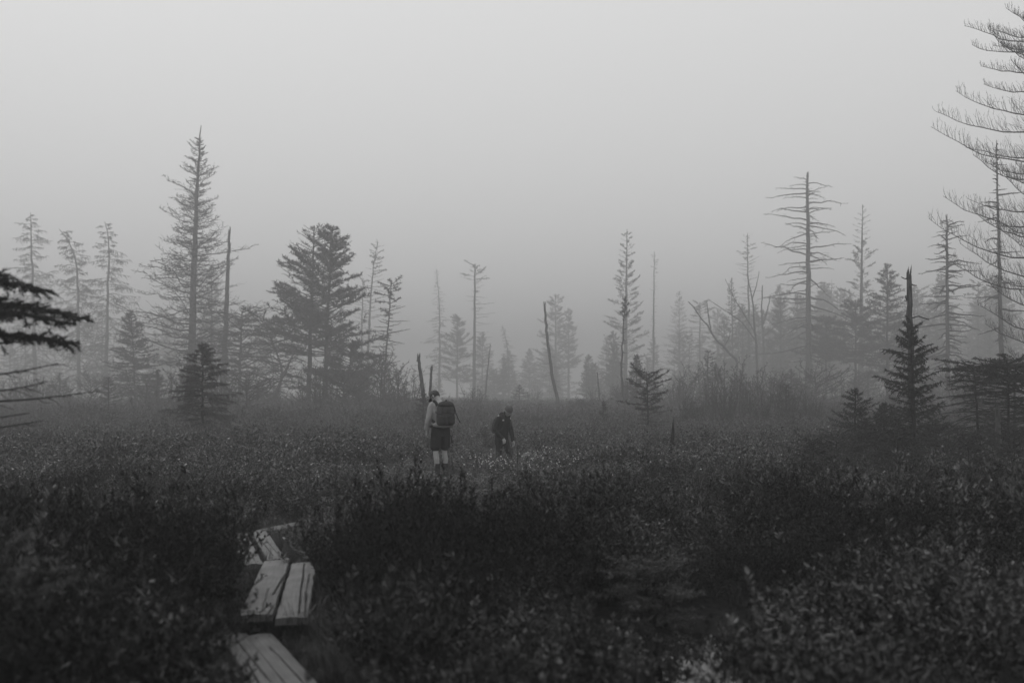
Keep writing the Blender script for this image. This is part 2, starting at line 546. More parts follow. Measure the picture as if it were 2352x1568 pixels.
def make_tree(name, loc, H, r0, seed, curve=((0, 0, 0), (1, 0, 0)), r1=0.02,
              t0=0.15, t1=0.99, nb=90, prof=None, Lmax=2.0, Lvar=0.35, el=(0.2, -0.25), tip=(0.3, 0.3), bp=7, bwob=0.06, br=0.022, brt=0.35,
              tw=10, tws=0.2, twl=0.4, twang=0.95, twlift=0.0, twup=0.0, twr=0.008, twp=4, twob=0.15,
              st=0, stl=0.4, str_=0.005, stang=0.8, stup=0.0,
              green=None, per_m=40, nl=0.10, nw=0.03, nspread=0.9, nforward=0.8, nbr=True, gs0=0.25, dens=None,
              dead=False, whorl=0, stub=0.0, rz=0.0, broken=False, azbias=None, trunk_p=22, fresh=False, twmin=0.3, leader=0):
    """tree > trunk, branches, foliage"""
    r = np.random.default_rng(seed)
    root = empty(name, loc, rz)
    TP = trunk_curve(H, curve, trunk_p)
    TP[1:-1, :2] += r.normal(0, 0.012 * math.sqrt(H), (trunk_p - 2, 2)) * 0.5
    tz = np.linspace(0, 1, trunk_p)
    R = r0 * (1 - tz) ** 0.85 + r1 * tz
    R[0] *= 1.35; R[1] *= 1.08
    g = Geo()
    g.tubes(TP[None], R[None], 8 if H * r0 > 1 else 6, cap=True)
    if broken:       # splintered top
        top = TP[-1]
        k = 9
        O = top + np.stack([np.cos(np.arange(k) * .7) * r1 * .7, np.sin(np.arange(k) * .7) * r1 * .7, np.full(k, -r1)], -1)
        e = O + np.stack([r.normal(0, r1 * .3, k), r.normal(0, r1 * .3, k), r1 * r.uniform(1.5, 6, k)], -1)
        Pk = np.stack([O, (O + e) / 2, e], 1)
        g.tubes(Pk, np.tile(np.array([[r1 * .5, r1 * .35, r1 * .05]]), (k, 1)), 4)
    bark = M['deadbark'] if dead else M['bark']
    link('trunk', g.mesh('trunk', [bark]), root)
    if nb == 0:
        return root
    # branches
    if whorl:
        nwv = max(1, nb // whorl)
        tt = t0 + (t1 - t0) * (np.arange(nwv) + 0.5) / nwv
        t = np.repeat(tt, whorl) + r.normal(0, 0.006, nwv * whorl)
        az = np.repeat(r.uniform(0, 6.28, nwv), whorl) + np.tile(np.arange(whorl) * 2 * np.pi / whorl, nwv) + r.normal(0, 0.25, nwv * whorl)
    else:
        t = t0 + (t1 - t0) * (np.arange(nb) + r.uniform(0, 1, nb)) / nb
        az = np.arange(nb) * 2.399963 + r.normal(0, 0.5, nb)
    t = np.clip(t, t0, t1)
    if azbias is not None:
        keep = r.uniform(0, 1, len(t)) < azbias(t, az)
        t, az = t[keep], az[keep]
    n = len(t)
    u = (t - t0) / (t1 - t0)
    if prof is None:
        prof = lambda u: (1 - u) ** 0.85 + 0.06
    L = Lmax * prof(u) * r.uniform(1 - Lvar, 1 + Lvar * 0.7, n)
    if stub:
        sb = r.uniform(0, 1, n) < stub
        L = np.where(sb, L * r.uniform(.08, .35, n), L)
    e0 = el[1] + (el[0] - el[1]) * u + r.normal(0, 0.12, n)
    e1 = e0 + tip[1] + (tip[0] - tip[1]) * u + r.normal(0, 0.12, n)
    f = t * (trunk_p - 1); i = np.minimum(f.astype(int), trunk_p - 2); w = (f - i)[:, None]
    O = TP[i] * (1 - w) + TP[i + 1] * w
    P = bend_paths(O, az, e0, e1, L, bp, bwob, r)
    tt = np.linspace(0, 1, bp)[None]
    BR = br * (0.35 + 0.65 * (L / Lmax))[:, None] * (1 - tt * (1 - brt * 0.5))
    g = Geo()
    g.tubes(P, BR, 3)
    TW, TL, TB, TS = side_shoots(P, L, tw, tws, twang, twl, twlift, twp, r, twob, twup, minl=twmin)
    if len(TW):
        g.tubes(TW, np.full((len(TW), twp), twr) * np.linspace(1, .35, twp)[None], 3)
    SW = None
    if st and len(TW):
        SW, SL, SB, SS = side_shoots(TW, TL, st, 0.15, stang, stl, 0.05, 2, r, twob, stup)
        g.tubes(SW, np.full((len(SW), 2), str_) * np.array([[1, .4]]), 3)
    wood = M['deadtwig'] if dead else M['twig']
    br_o = link('branches', g.mesh('branches', [wood]), root)
    br_o['kind'] = 'stuff'
    # foliage
    if green is not None:
        gm = green(u, az, r)                              # share of needles on each branch, 0 = bare
        g = Geo()
        if len(TW):
            sel = (gm[TB] > r.uniform(0, 1, len(TB))) & (TS > gs0)
            needles_on(g, TW[sel], TL[sel], per_m, nl, nw, r, nspread, forward=nforward)
            if SW is not None:
                sel2 = sel[SB]
                needles_on(g, SW[sel2], SL[sel2], per_m, nl, nw, r, nspread, forward=nforward)
        if nbr:
            sel = gm > 0.3
            needles_on(g, P[sel], L[sel], per_m * 1.2, nl, nw, r, nspread, s0=max(gs0, .25), forward=nforward)
        if leader:
            needles_on(g, TP[None][:, int(trunk_p * (1 - leader)):], np.array([H * leader]), per_m * 1.5, nl, nw, r, nspread, forward=nforward)
        link('foliage', g.mesh('foliage', [M['freshneedle'] if fresh else M['needle']], smooth=False), root)['kind'] = 'stuff'
    return root

def base(px, Y, sink=0.05):
    x = xat(px, Y)
    return (x, Y, ghf(x, Y) - sink)

def top_h(py, Y, px):
    return CAMZ + (HOR - py) / F * Y - ghf(xat(px, Y), Y) + 0.05

def dx(px_top, px_base, Y):
    return (px_top - px_base) / F * Y

def always(u, az, r): return np.ones(len(u))

SEED = [100]
FD = 1.3
def tree(kind, name, label, px, py, Y, pxt=None, group=None, cat='tree', curve=None, **k):
    """kind of tree standing at column px, its top at (pxt, py), Y metres away"""
    SEED[0] += 1
    if (960 < px < 1345 and Y > 95) or (px > 1345 and Y > 100):
        Y = Y * 1.25                        # the middle of the wood lies deepest in the fog
    fd = FD if Y > 55 else 1.0              # the wood stands well back behind the open bog
    if 1500 < px and 70 < Y < 100: fd = fd * 1.15
    Yf = Y * fd
    if py < HOR - 60:
        Yf = min(Yf, 28.5 * F / (HOR - py))    # no tree grows above thirty metres
        fd = Yf / Y
    H = top_h(py, Yf, px) / fd
    lean = dx(pxt, px, Y) if pxt is not None else 0.0
    if curve is None:
        cv = ((0, 0, 0), (.5, lean * .45, 0), (1, lean, 0))
    else:                                     # (working row, working column) along the trunk
        cv = [(0, 0, 0)]
        for (cx, cyy) in curve:
            z = (CAMZ + (HOR - cyy) / F * Yf) / fd
            cv.append((min(max(z / H, 0.02), 1), dx(cx, px, Y), 0))
        cv.append((1, lean, 0))
    d = dict(KINDS[kind]); d.update(k)
    s = H / d.pop('refH')
    for q in ('Lmax',):
        d[q] = d[q] * s if q not in k else d[q]
    if 'r0' not in k: d['r0'] = d['r0'] * s
    o = make_tree(name, base(px, Yf), H, seed=SEED[0], curve=cv, **d)
    o.scale = (fd, fd, fd)
    tag(o, label, cat, group)
    return o

KINDS = {
 # dead larch with a dense haze of fine bare twigs
 'bare': dict(refH=21, r0=0.34, r1=0.03, t0=0.16, t1=0.985, nb=185, Lmax=4.9, prof=lambda u: (1 - u) ** 0.9 * (0.55 + 0.45 * np.minimum(1, u * 6 + .4)) + 0.10,
              Lvar=0.6, el=(0.35, -0.15), tip=(0.35, 0.25), bwob=0.22, br=0.06, tw=15, tws=0.1, twl=0.32, twang=0.9, twlift=0.0, twup=0.25, twr=0.021, twob=0.4,
              st=4, stl=0.55, str_=0.015, dead=True),
 # ragged spruce with hanging twigs, half dead
 'ragged': dict(refH=19, r0=0.24, r1=0.03, t0=0.12, t1=0.99, nb=122, Lmax=4.3, prof=lambda u: (1 - u) ** 0.8 * 0.9 + 0.17, Lvar=0.5,
              el=(0.1, -0.1), tip=(-0.3, -0.15), bwob=0.16, br=0.05, tw=13, twl=0.34, twlift=-0.35, twup=-0.4, twr=0.024, twob=0.3, st=3, stl=0.5, str_=0.018, stup=-0.3,
              green=lambda u, az, r: r.uniform(0, 0.55, len(u)), per_m=9, nl=0.25, nw=0.05, dead=True),
 'spruce': dict(refH=14, r0=0.16, r1=0.02, t0=0.08, t1=0.99, nb=140, Lmax=2.7, prof=lambda u: (1 - u) ** 0.8 + 0.07, Lvar=0.3, el=(0.5, -0.2), tip=(0.05, 0.3),
              br=0.035, tw=12, tws=0.15, twl=0.42, twr=0.012, twp=3, green=always, per_m=26, nl=0.17, nw=0.05, leader=.12),
 # fir with thick rounded clumps on a bare lower trunk
 'fir': dict(refH=14, r0=0.2, r1=0.03, t0=0.3, t1=0.985, nb=112, Lmax=4.2, prof=lambda u: (1 - u) ** 0.62 * (0.75 + 0.25 * np.sin(u * 23)) + 0.12, Lvar=0.45, el=(0.45, 0.12),
              tip=(0.15, 0.3), br=0.05, tw=17, tws=0.28, twl=0.30, twr=0.018, twp=3, twlift=.15, green=lambda u, az, r: np.where(r.uniform(0, 1, len(u)) < .74, 1.0, 0.05), per_m=32, nl=0.25, nw=0.06, gs0=.38, twmin=.45, leader=.08),
 # bare pole with foliage only in its crown
 'tuft': dict(refH=14, r0=0.14, r1=0.03, t0=0.22, t1=0.99, nb=92, Lmax=1.9, prof=lambda u: 0.55 + 0.45 * np.sin(u * 3.1) * (u > .05), Lvar=0.5, el=(0.35, -0.35), tip=(0.1, 0.2),
              br=0.045, tw=8, twl=0.3, twr=0.018, green=lambda u, az, r: np.where(u > .86, 1.0, np.where(r.uniform(0, 1, len(u)) < .1, .9, 0.0)),
              per_m=38, nl=0.2, nw=0.05, twp=3, gs0=.3, leader=.06),
 # dead standing trunk with bare drooping limbs
 'snag': dict(refH=19, r0=0.30, r1=0.09, t0=0.2, t1=0.985, nb=110, Lmax=3.7, prof=lambda u: 0.62 + 0.38 * np.sin(np.clip((1 - u) * 2.3, 0, 3.14)), Lvar=0.5, el=(0.25, -0.25), tip=(-0.35, -0.1),
              bwob=0.13, br=0.075, tw=7, tws=.3, twl=0.2, twr=0.022, twob=.3, st=0, dead=True, broken=True, stub=.18),
 'spire': dict(refH=14, r0=0.13, r1=0.015, t0=0.2, t1=0.98, nb=100, Lmax=1.7, prof=lambda u: (1 - u) ** 1.1 + 0.14, Lvar=0.55, el=(0.0, -0.2), tip=(-0.3, 0.1), bwob=.15,
              br=0.04, tw=9, twl=0.35, twr=0.018, twob=.3, twlift=-.2, st=2, str_=.014, green=lambda u, az, r: np.where(u < .55, .75, .15), per_m=16, nl=0.18, nw=0.04, dead=True),
 'pole': dict(refH=10, r0=0.11, r1=0.03, t0=0.25, t1=0.98, nb=26, Lmax=0.8, Lvar=.6, el=(0.2, -0.1), br=0.015, tw=3, twl=.3, twr=.008, dead=True, stub=.3, broken=True),
 # young spruces close by
 'young': dict(refH=3, r0=0.05, r1=0.006, t0=0.1, t1=0.98, nb=64, whorl=0, Lmax=0.95, prof=lambda u: (1 - u) ** 0.75 + 0.05, Lvar=0.3, el=(0.7, -0.1), tip=(-0.1, 0.2), br=0.010,
              tw=12, tws=0.12, twl=0.36, twr=0.004, twp=3, st=1, str_=.003, green=always, per_m=180, nl=0.026, nw=0.006, nspread=1.0, nforward=.7, gs0=.12, leader=.3),
}

# ---- left side
tree('ragged', 'ragged_spruce', 'pale ragged spruce with a straight top at the left edge of the picture', 82, 487, 118, 70)
tree('ragged', 'ragged_spruce', 'pale ragged spruce whose top bends over to the left', 182, 526, 112, 136, curve=((178, 620), (166, 562)))
tree('ragged', 'ragged_spruce', 'pale ragged spruce with a narrow top hooking left, beside the tall bare larch', 243, 509, 116, 240, curve=((248, 640), (252, 545)))
tree('spruce', 'dense_spruce', 'dense dark spruce between the pale ragged spruces and the tall bare larch', 312, 712, 74, 300, Lmax=2.4, t0=.16)
tree('bare', 'bare_larch', 'tallest tree on the left, bare larch with a long needle-like tip', 432, 288, 76, 462, curve=((444, 700), (452, 430)), t1=.955)
tree('spruce', 'dense_spruce', 'dim spruce behind the right side of the tall bare larch', 486, 608, 112, None, Lmax=3.0)
tree('pole', 'leaning_dead_tree', 'broken leaning dead trunk beside the tall bare larch', 512, 532, 80, 527, r0=.26, r1=.09, nb=44, Lmax=2.2, tw=5, t0=.35)
tree('bare', 'dead_tree', 'tangled low dead tree just right of the broken leaning trunk', 548, 715, 74, 556, nb=80, Lmax=3.9, st=3, r0=.14, prof=lambda u: .55 + .5 * np.sin(u * 3), tip=(-.5, -.4))
tree('bare', 'dead_tree', 'tangled low dead tree left of the paired firs', 628, 735, 72, 600, curve=((650, 850), (625, 780)), nb=60, Lmax=3.4, st=3, r0=.12, prof=lambda u: .6 + .4 * np.sin(u * 3), tip=(-.7, -.5))
tree('pole', 'leaning_dead_tree', 'thin dead trunk leaning right at the foot of the paired firs', 615, 800, 66, 680, r0=.14, nb=20, Lmax=1.2)
tree('fir', 'fir_tree', 'darker right-hand fir of the pair, thick rounded clumps and rounded top', 745, 522, 66, 762)
tree('fir', 'fir_tree', 'left-hand fir of the pair, with a thin dying top', 708, 518, 69, 722, Lmax=3.9, t0=.36,
     green=lambda u, az, r: np.where(u > .8, .12, np.where(r.uniform(0, 1, len(u)) < .7, 1.0, .1)), tw=12, leader=0)
tree('fir', 'young_fir', 'squat fir under the right side of the paired firs', 800, 796, 63, 806, t0=.36, Lmax=2.9, nb=66, r0=.1, tip=(.1, .1))
tree('fir', 'young_fir', 'lowest small fir, tucked beneath the squat fir', 815, 866, 60, 830, t0=.3, Lmax=1.4, nb=34, r0=.06)
tree('tuft', 'sparse_tree', 'tall pale thin tree with a forked crooked top behind the small tufted spruce', 842, 556, 135, 868, curve=((850, 700), (858, 605)), Lmax=1.8,
     green=lambda u, az, r: np.where((u > .8) & (u < .93), .9, np.where(r.uniform(0, 1, len(u)) < .3, .5, 0)))
tree('tuft', 'sparse_tree', 'shorter pale pole beside the tall pale thin tree', 828, 640, 138, 834, Lmax=1.2)
tree('tuft', 'tufted_spruce', 'small spruce with a dark tufted crown and bare lower limbs right of the firs', 878, 645, 74, 899, curve=((888, 800),), Lmax=1.5, nb=70,
     green=lambda u, az, r: np.where(u > .8, 1.0, np.where(r.uniform(0, 1, len(u)) < .16, .9, 0.0)))
tree('bare', 'dead_shrub', 'twisted dead shrub tree at the foot of the tufted spruce', 872, 835, 58, 878, nb=34, Lmax=1.7, r0=.06, prof=lambda u: .6 + .5 * np.sin(u * 3), el=(.7, .2), br=.03, tw=8, st=3)
tree('bare', 'dead_shrub', 'second twisted dead shrub, nearer the leaning snags', 912, 858, 58, 915, nb=26, Lmax=1.3, r0=.05, prof=lambda u: .6 + .5 * np.sin(u * 3), el=(.8, .3), br=.025, tw=8, st=3)
tree('pole', 'leaning_snag', 'broken snag leaning left above the hiker with the backpack', 982, 826, 50, 961, r0=.13, r1=.08, nb=22, Lmax=1.7, tip=(-.9, -.7), azbias=lambda t, az: np.where(np.cos(az) < 0.2, 1, .1), tw=6, stub=.1)
tree('pole', 'leaning_snag', 'short upright broken snag just above the hiker with the backpack', 984, 848, 52, 991, r0=.1, r1=.06, nb=5, Lmax=.4)
tree('spruce', 'small_spruce', 'little spruce just left of the head of the hiker with the backpack', 972, 893, 42, None, nb=50, Lmax=.8, r0=.04, per_m=40, nl=.08, nw=.02, br=.015, twr=.006)
# ---- centre
tree('spire', 'dead_spire', 'pale dead spire with a whip-thin top behind the hiker with the backpack', 1008, 612, 124, 1001, curve=((1010, 800), (1009, 690)), Lmax=2.8)
tree('fir', 'fir_tree', 'pale bushy fir between the dead spire and the umbrella-topped tree', 1050, 724, 132, None, Lmax=4.4, t0=.2)
tree('tuft', 'umbrella_tree', 'tall bare trunk with a dark umbrella top left of centre', 1089, 606, 112, 1091, Lmax=2.6, nb=78, r0=.26, r1=.08, azbias=lambda t, az: np.where((np.cos(az) < -.1) & (t < .88), .25, 1),
     prof=lambda u: .6 + .4 * np.sin(u * 2.6) * (u > .05) - .25 * (u > .9), green=lambda u, az, r: np.where(u > .875, 1.0, np.where(r.uniform(0, 1, len(u)) < .07, .9, 0.0)))
tree('spruce', 'dense_spruce', 'pale spruce with a pointed tip leaning on the umbrella-topped tree', 1108, 762, 132, None, Lmax=3.6)
tree('pole', 'dead_pole', 'thin pale dead pole left of the hiker in the dark jacket', 1112, 793, 92, 1126, r0=.12, nb=16)
tree('spire', 'dead_spire', 'pale dead spire with a bent tip right above the hiker in the dark jacket', 1168, 745, 128, 1153, curve=((1168, 850), (1165, 790)), Lmax=2.4)
tree('spruce', 'dense_spruce', 'pale low spruce standing behind the hiker in the dark jacket', 1135, 850, 122, None, Lmax=3.2, nb=90)
tree('pole', 'leaning_pole', 'bare leaning pole with short stubs in the centre', 1289, 700, 68, 1251, curve=((1268, 860), (1256, 770)), r0=.13, r1=.07, nb=34, Lmax=.9, stub=.2, tip=(-.3, -.3))
tree('fir', 'fir_tree', 'pale fir with a stepped crown behind the bare leaning pole', 1276, 676, 148, None, Lmax=4.4, t0=.3)
tree('fir', 'fir_tree', 'paler fir leaning against the stepped fir of the centre', 1306, 708, 152, None, Lmax=2.8, t0=.35)
tree('spruce', 'dense_spruce', 'pale broad spruce filling the fog below the stepped fir', 1262, 800, 140, None, Lmax=5.4, nb=130)
tree('spruce', 'dense_spruce', 'pale narrow spruce at the left foot of the stepped fir', 1216, 800, 142, None, Lmax=3.0)
tree('tuft', 'tufted_pole', 'thin curved pole with a single dark brush of needles on top', 1436, 680, 64, 1437, curve=((1430, 900), (1428, 840), (1431, 760)), r0=.09, r1=.02, nb=64, Lmax=.5,
     el=(1.0, -.3), prof=lambda u: np.where(u > .62, .75 * np.sin((u - .62) / .38 * 2.6 + .4), .6 * (np.sin(u * 40) > .2)), green=lambda u, az, r: np.where(u > .7, 1.0, 0.0), per_m=60, nl=.16, nw=.035, t0=.4)
tree('fir', 'sparse_fir', 'tall pale fir with an open layered crown behind the curved pole', 1436, 527, 150, 1440, Lmax=4.8, nb=100, t0=.2, green=lambda u, az, r: np.where(r.uniform(0, 1, len(u)) < .75, .9, 0.05), prof=lambda u: (1 - u) ** .8 + .12)
tree('tuft', 'tufted_spruce', 'faintest thin tree with a round tuft right of the layered fir', 1500, 578, 205, 1503, Lmax=1.3)
tree('spruce', 'dense_spruce', 'faint cone-shaped spruce alone in the fog right of the layered fir', 1560, 668, 195, None, Lmax=6.0)
tree('spruce', 'small_spruce', 'small pointed spruce behind the left side of the near young spruce', 1462, 815, 62, None, Lmax=.95, nb=80, r0=.06, br=.02)
tree('young', 'young_spruce', 'near young spruce with a dark flat crown right of centre', 1490, 853, 36, 1485, nb=44, per_m=110, nl=.07, nw=.018, br=.02, twr=.009, tw=10, twl=.26, t0=.06, Lmax=1.15, prof=lambda u: np.where(u > .85, .75, 1.0 - .1 * u) * (.6 + .4 * np.abs(np.sin(u * 9 + .5))),
     el=(.45, -.15), tip=(.15, .25), green=lambda u, az, r: np.where(u > .4, 1.0, .25))
tree('spruce', 'small_spruce', 'tiny spruce poking from the heath left of the near young spruce', 1386, 920, 44, None, nb=40, Lmax=.45, r0=.03, per_m=50, nl=.07, nw=.018, br=.012, twr=.006)
tree('pole', 'dead_pole', 'thin bent dead stem between the leaning pole and the curved pole', 1380, 858, 62, 1372, r0=.05, nb=10, Lmax=.5)
# ---- right side
tree('spruce', 'dense_spruce', 'dark spruce behind the bare forked dead tree on the right', 1684, 638, 108, 1680, Lmax=2.4)
tree('tuft', 'tufted_spruce', 'tall thin spruce with two dark plates of needles near its top', 1722, 537, 128, 1717, Lmax=2.0, green=lambda u, az, r: np.where(((u > .8) & (u < .93)), 1.0, np.where(u > .93, .25, .0)))
tree('snag', 'bare_snag', 'tall broken-topped dead snag with long drooping limbs on the right', 1858, 404, 80, 1855)
tree('fir', 'sparse_fir', 'faint tall sparse fir rising right of the broken-topped snag', 1976, 470, 185, 1981, Lmax=5.2, nb=100, green=lambda u, az, r: np.where(u < .75, np.where(r.uniform(0, 1, len(u)) < .7, 1, .05), .15))
tree('spruce', 'dense_spruce', 'dark pointed spruce behind the near broken snag', 2038, 606, 72, None, Lmax=2.9, t0=.22, nb=120)
tree('fir', 'fir_tree', 'dark flat-topped fir left of the dark pointed spruce', 1965, 692, 80, None, Lmax=2.9, t0=.42, nb=90, tip=(-.1, .1))
tree('fir', 'fir_tree', 'dark flat fir behind the foot of the broken-topped snag', 1898, 728, 84, None, Lmax=2.7, t0=.5, nb=80, tip=(-.1, .1))
tree('snag', 'bare_snag', 'slim dead snag with a dense twiggy crown near the right edge', 2178, 498, 66, 2174, Lmax=1.9, r0=.16, r1=.05, nb=110, tw=9, t0=.25)
tree('snag', 'bare_snag', 'slender dead trunk rising behind the sweeping bare limbs at the right edge', 2302, 322, 58, 2289, Lmax=1.5, r0=.17, r1=.02, nb=110, stub=.75, broken=False, curve=((2296, 640),))

# forked dead trees, drawn limb by limb
def limb_tree(name, label, Y, limbs, cat='tree', group=None, twigs=0, seed=1, mm='deadbark'):
    """limbs: (list of working pixels, radius start, radius end); the first one stands on the ground"""
    r = np.random.default_rng(seed)
    p0 = limbs[0][0][0]
    if Y > 55:
        k_ = FD * (1.15 if Y > 70 else 1)
        Y = Y * k_; limbs = [(a, b * k_, c * k_) for a, b, c in limbs]
    bx, by, bz = base(p0[0], Y)
    root = empty(name, (bx, by, bz))
    tw = Geo()
    for i, (pts, ra, rb) in enumerate(limbs):
        P = []
        for j, (x, y) in enumerate(pts):
            q = at(x, y, Y)
            dy = 0 if i == 0 else (j / max(1, len(pts) - 1)) * (0.9 if i % 2 else -0.8) * 0.6
            P.append((q.x - bx, dy, q.z - bz))
        P = np.array(P)
        if i == 0: P[0, 2] = 0
        n = 14
        s = np.linspace(0, len(P) - 1, n)
        C = np.stack([np.interp(s, np.arange(len(P)), P[:, k]) for k in range(3)], -1)
        C[1:-1] = 0.25 * C[:-2] + 0.5 * C[1:-1] + 0.25 * C[2:]
        C[1:-1] += r.normal(0, ra * .25, (n - 2, 3))
        g = Geo(); g.tubes(C[None], np.linspace(ra, rb, n)[None], 7, cap=True)
        link('trunk' if i == 0 else 'limb', g.mesh('limb', [M[mm]]), root)
        if twigs:
            L = np.array([np.linalg.norm(C[-1] - C[0])])
            TW, TL, _, _ = side_shoots(C[None], L, twigs, .4, .8, .12, .3, 4, r, .3)
            tw.tubes(TW, np.full((len(TW), 4), rb * .5) * np.linspace(1, .4, 4)[None], 3)
    if twigs:
        link('branches', tw.mesh('branches', [M['deadtwig']]), root)['kind'] = 'stuff'
    return tag(root, label, cat, group)

limb_tree('forked_dead_tree', 'leaning forked dead tree bowing left over the thicket', 78,
          [([(1705, 935), (1703, 850), (1690, 822), (1650, 790), (1628, 752), (1605, 720), (1581, 693)], .13, .035),
           ([(1634, 762), (1630, 735), (1625, 690)], .07, .03), ([(1662, 800), (1672, 778), (1676, 762)], .05, .025)], twigs=2, seed=4)
limb_tree('forked_dead_tree', 'upright forked dead tree with wavy bare limbs left of the tall snag', 84,
          [([(1742, 940), (1738, 820), (1735, 760), (1730, 700), (1722, 655), (1716, 628)], .12, .03),
           ([(1736, 770), (1710, 720), (1690, 690), (1668, 640)], .06, .02), ([(1735, 780), (1700, 735), (1650, 705), (1628, 690)], .06, .02),
           ([(1727, 690), (1740, 650), (1746, 622)], .05, .02)], twigs=5, seed=5)
limb_tree('forked_dead_tree', 'dead two-pronged stem just left of the tall snag', 100,
          [([(1757, 940), (1755, 800), (1750, 720), (1751, 655)], .16, .05), ([(1753, 745), (1765, 705), (1772, 678)], .09, .04),
           ([(1756, 770), (1790, 740), (1785, 715)], .07, .04)], seed=6)

# near broken snag and the young spruce in front of it
tree('pole', 'broken_snag', 'near broken snag standing up behind the large young spruce', 2098, 634, 21.4, 2088, r0=.075, r1=.05, nb=0)
def snag_stubs():
    root = [o for o in COL.objects if o.name.startswith('broken_snag')][0]
    g = Geo()
    for (x0, y0, x1, y1, x2, y2, ra) in ((2092, 731, 2110, 726, 2133, 734, .02), (2090, 651, 2098, 655, 2106, 656, .018), (2086, 640, 2078, 640, 2070, 636, .015), (2084, 690, 2080, 682, 2081, 678, .02)):
        P = []
        for (x, y) in ((x0, y0), (x1, y1), (x2, y2)):
            q = at(x, y, 21.4); P.append((q.x - root.location.x, 0.0, q.z - root.location.z))
        n = Geo(); n.tubes(np.array([P]), np.array([[ra, ra * .8, ra * .55]]), 6, cap=True)
        link('limb', n.mesh('limb', [M['deadbark']]), root)
snag_stubs()
tree('young', 'young_spruce', 'large near young spruce in front of the broken snag', 2101, 738, 20.8, 2092, Lmax=.92, nb=92, t0=.1, nl=.055, nw=.013, per_m=170, tw=12, twl=.3, twup=-.5, twlift=-.15, el=(.5, .05), tip=(.1, .1),
     prof=lambda u: np.where(u > .86, .28, (1.15 - .65 * u) * (.75 + .25 * np.sin(u * 26))), br=.018, twr=.008)
tree('young', 'young_spruce', 'thin young spruce with a pale twin tip left of the large young spruce', 1965, 890, 21.5, 1964, Lmax=.95, nb=66, twup=.1, per_m=120, nl=.045, nw=.012, tw=10, el=(.5, .0))
tree('young', 'young_spruce', 'bushy young spruce between the thin one and the large young spruce', 2031, 925, 22.5, 2031, Lmax=.9, nb=70, per_m=130, nl=.05, nw=.013)
tree('young', 'umbrella_spruce', 'umbrella-shaped young spruce with bare lower trunk right of the near broken snag', 2250, 834, 22.5, 2237, Lmax=.85, nb=70, t0=.25, prof=lambda u: .75 + .35 * np.sin(u * 2.6), el=(.15, -.2), tip=(-.3, -.2),
     green=lambda u, az, r: np.where(u > .7, .9, .1), nl=.05, nw=.013, per_m=130, br=.016)
tree('young', 'umbrella_spruce', 'dark spruce with a broad clump of needles at the right edge', 2320, 826, 21.5, 2314, Lmax=.95, nb=76, t0=.3, prof=lambda u: .75 + .3 * np.sin(u * 2.6), el=(.3, -.2), tip=(-.2, -.2),
     green=lambda u, az, r: np.where(u > .7, .9, .1), nl=.05, nw=.013, per_m=130, br=.016)
tree('young', 'umbrella_spruce', 'dark spruce half cut off by the right edge of the picture', 2362, 838, 21.0, 2358, Lmax=1.0, nb=70, t0=.3, prof=lambda u: .7 + .3 * np.sin(u * 2.6), el=(.3, -.2), tip=(-.2, -.2),
     green=lambda u, az, r: np.where(u > .66, .9, .1), nl=.05, nw=.013, per_m=130, br=.016)
tree('young', 'dead_sapling', 'thin bare dead sapling among the spruces by the right edge', 2287, 900, 22.0, None, Lmax=.5, nb=40, green=None, dead=True, tw=5)
tree('pole', 'broken_stump', 'short broken post-like stump among the spruces by the right edge', 2292, 958, 20.0, 2292, r0=.06, r1=.05, nb=0)
tree('young', 'dead_sapling', 'dead sapling trunk beside the dark spruce at the right edge', 2331, 850, 23.0, None, Lmax=.5, nb=36, green=None, dead=True, tw=5, r0=.06)
tree('young', 'low_spruce', 'low spreading spruce with long flat boughs at the edge of the right thicket', 1905, 990, 17.0, 1925, Lmax=1.15, nb=50, t0=.12, el=(.3, .0), tip=(.0, .15), prof=lambda u: 1.0 - .55 * u, per_m=150, nl=.03, nw=.006, fresh=True)
tree('young', 'low_spruce', 'second low spreading spruce under the large young spruce', 2010, 1000, 18.0, None, Lmax=1.1, nb=48, t0=.12, el=(.3, .0), tip=(.0, .15), prof=lambda u: 1.0 - .5 * u, per_m=120, nl=.03, nw=.007)
tree('young', 'low_spruce', 'third low spruce, right under the umbrella-shaped one', 2180, 985, 19.0, None, Lmax=1.05, nb=46, t0=.1, el=(.3, .0), tip=(.0, .15), prof=lambda u: 1.0 - .5 * u, per_m=120, nl=.03, nw=.007)
for (px, py, Y, lab) in ((1868, 1012, 16.0, 'low spruce at the left tip of the right-hand thicket'), (1985, 965, 18.5, 'ragged low spruce tight against the thin twin-tipped spruce'),
                         (2062, 985, 17.0, 'ragged low spruce at the left foot of the large young spruce'), (2150, 960, 19.5, 'ragged low spruce between the large young spruce and the umbrella-shaped one'),
                         (2225, 1000, 17.5, 'dark low spruce below the umbrella-shaped spruce'), (2330, 985, 17.0, 'dark low spruce in the right-hand corner of the thicket')):
    tree('young', 'low_spruce', lab, px, py, Y, None, Lmax=.85, nb=52, t0=.08, el=(.4, .0), tip=(.0, .15), prof=lambda u: 1.0 - .7 * u, per_m=130, nl=.035, nw=.009, tw=9)
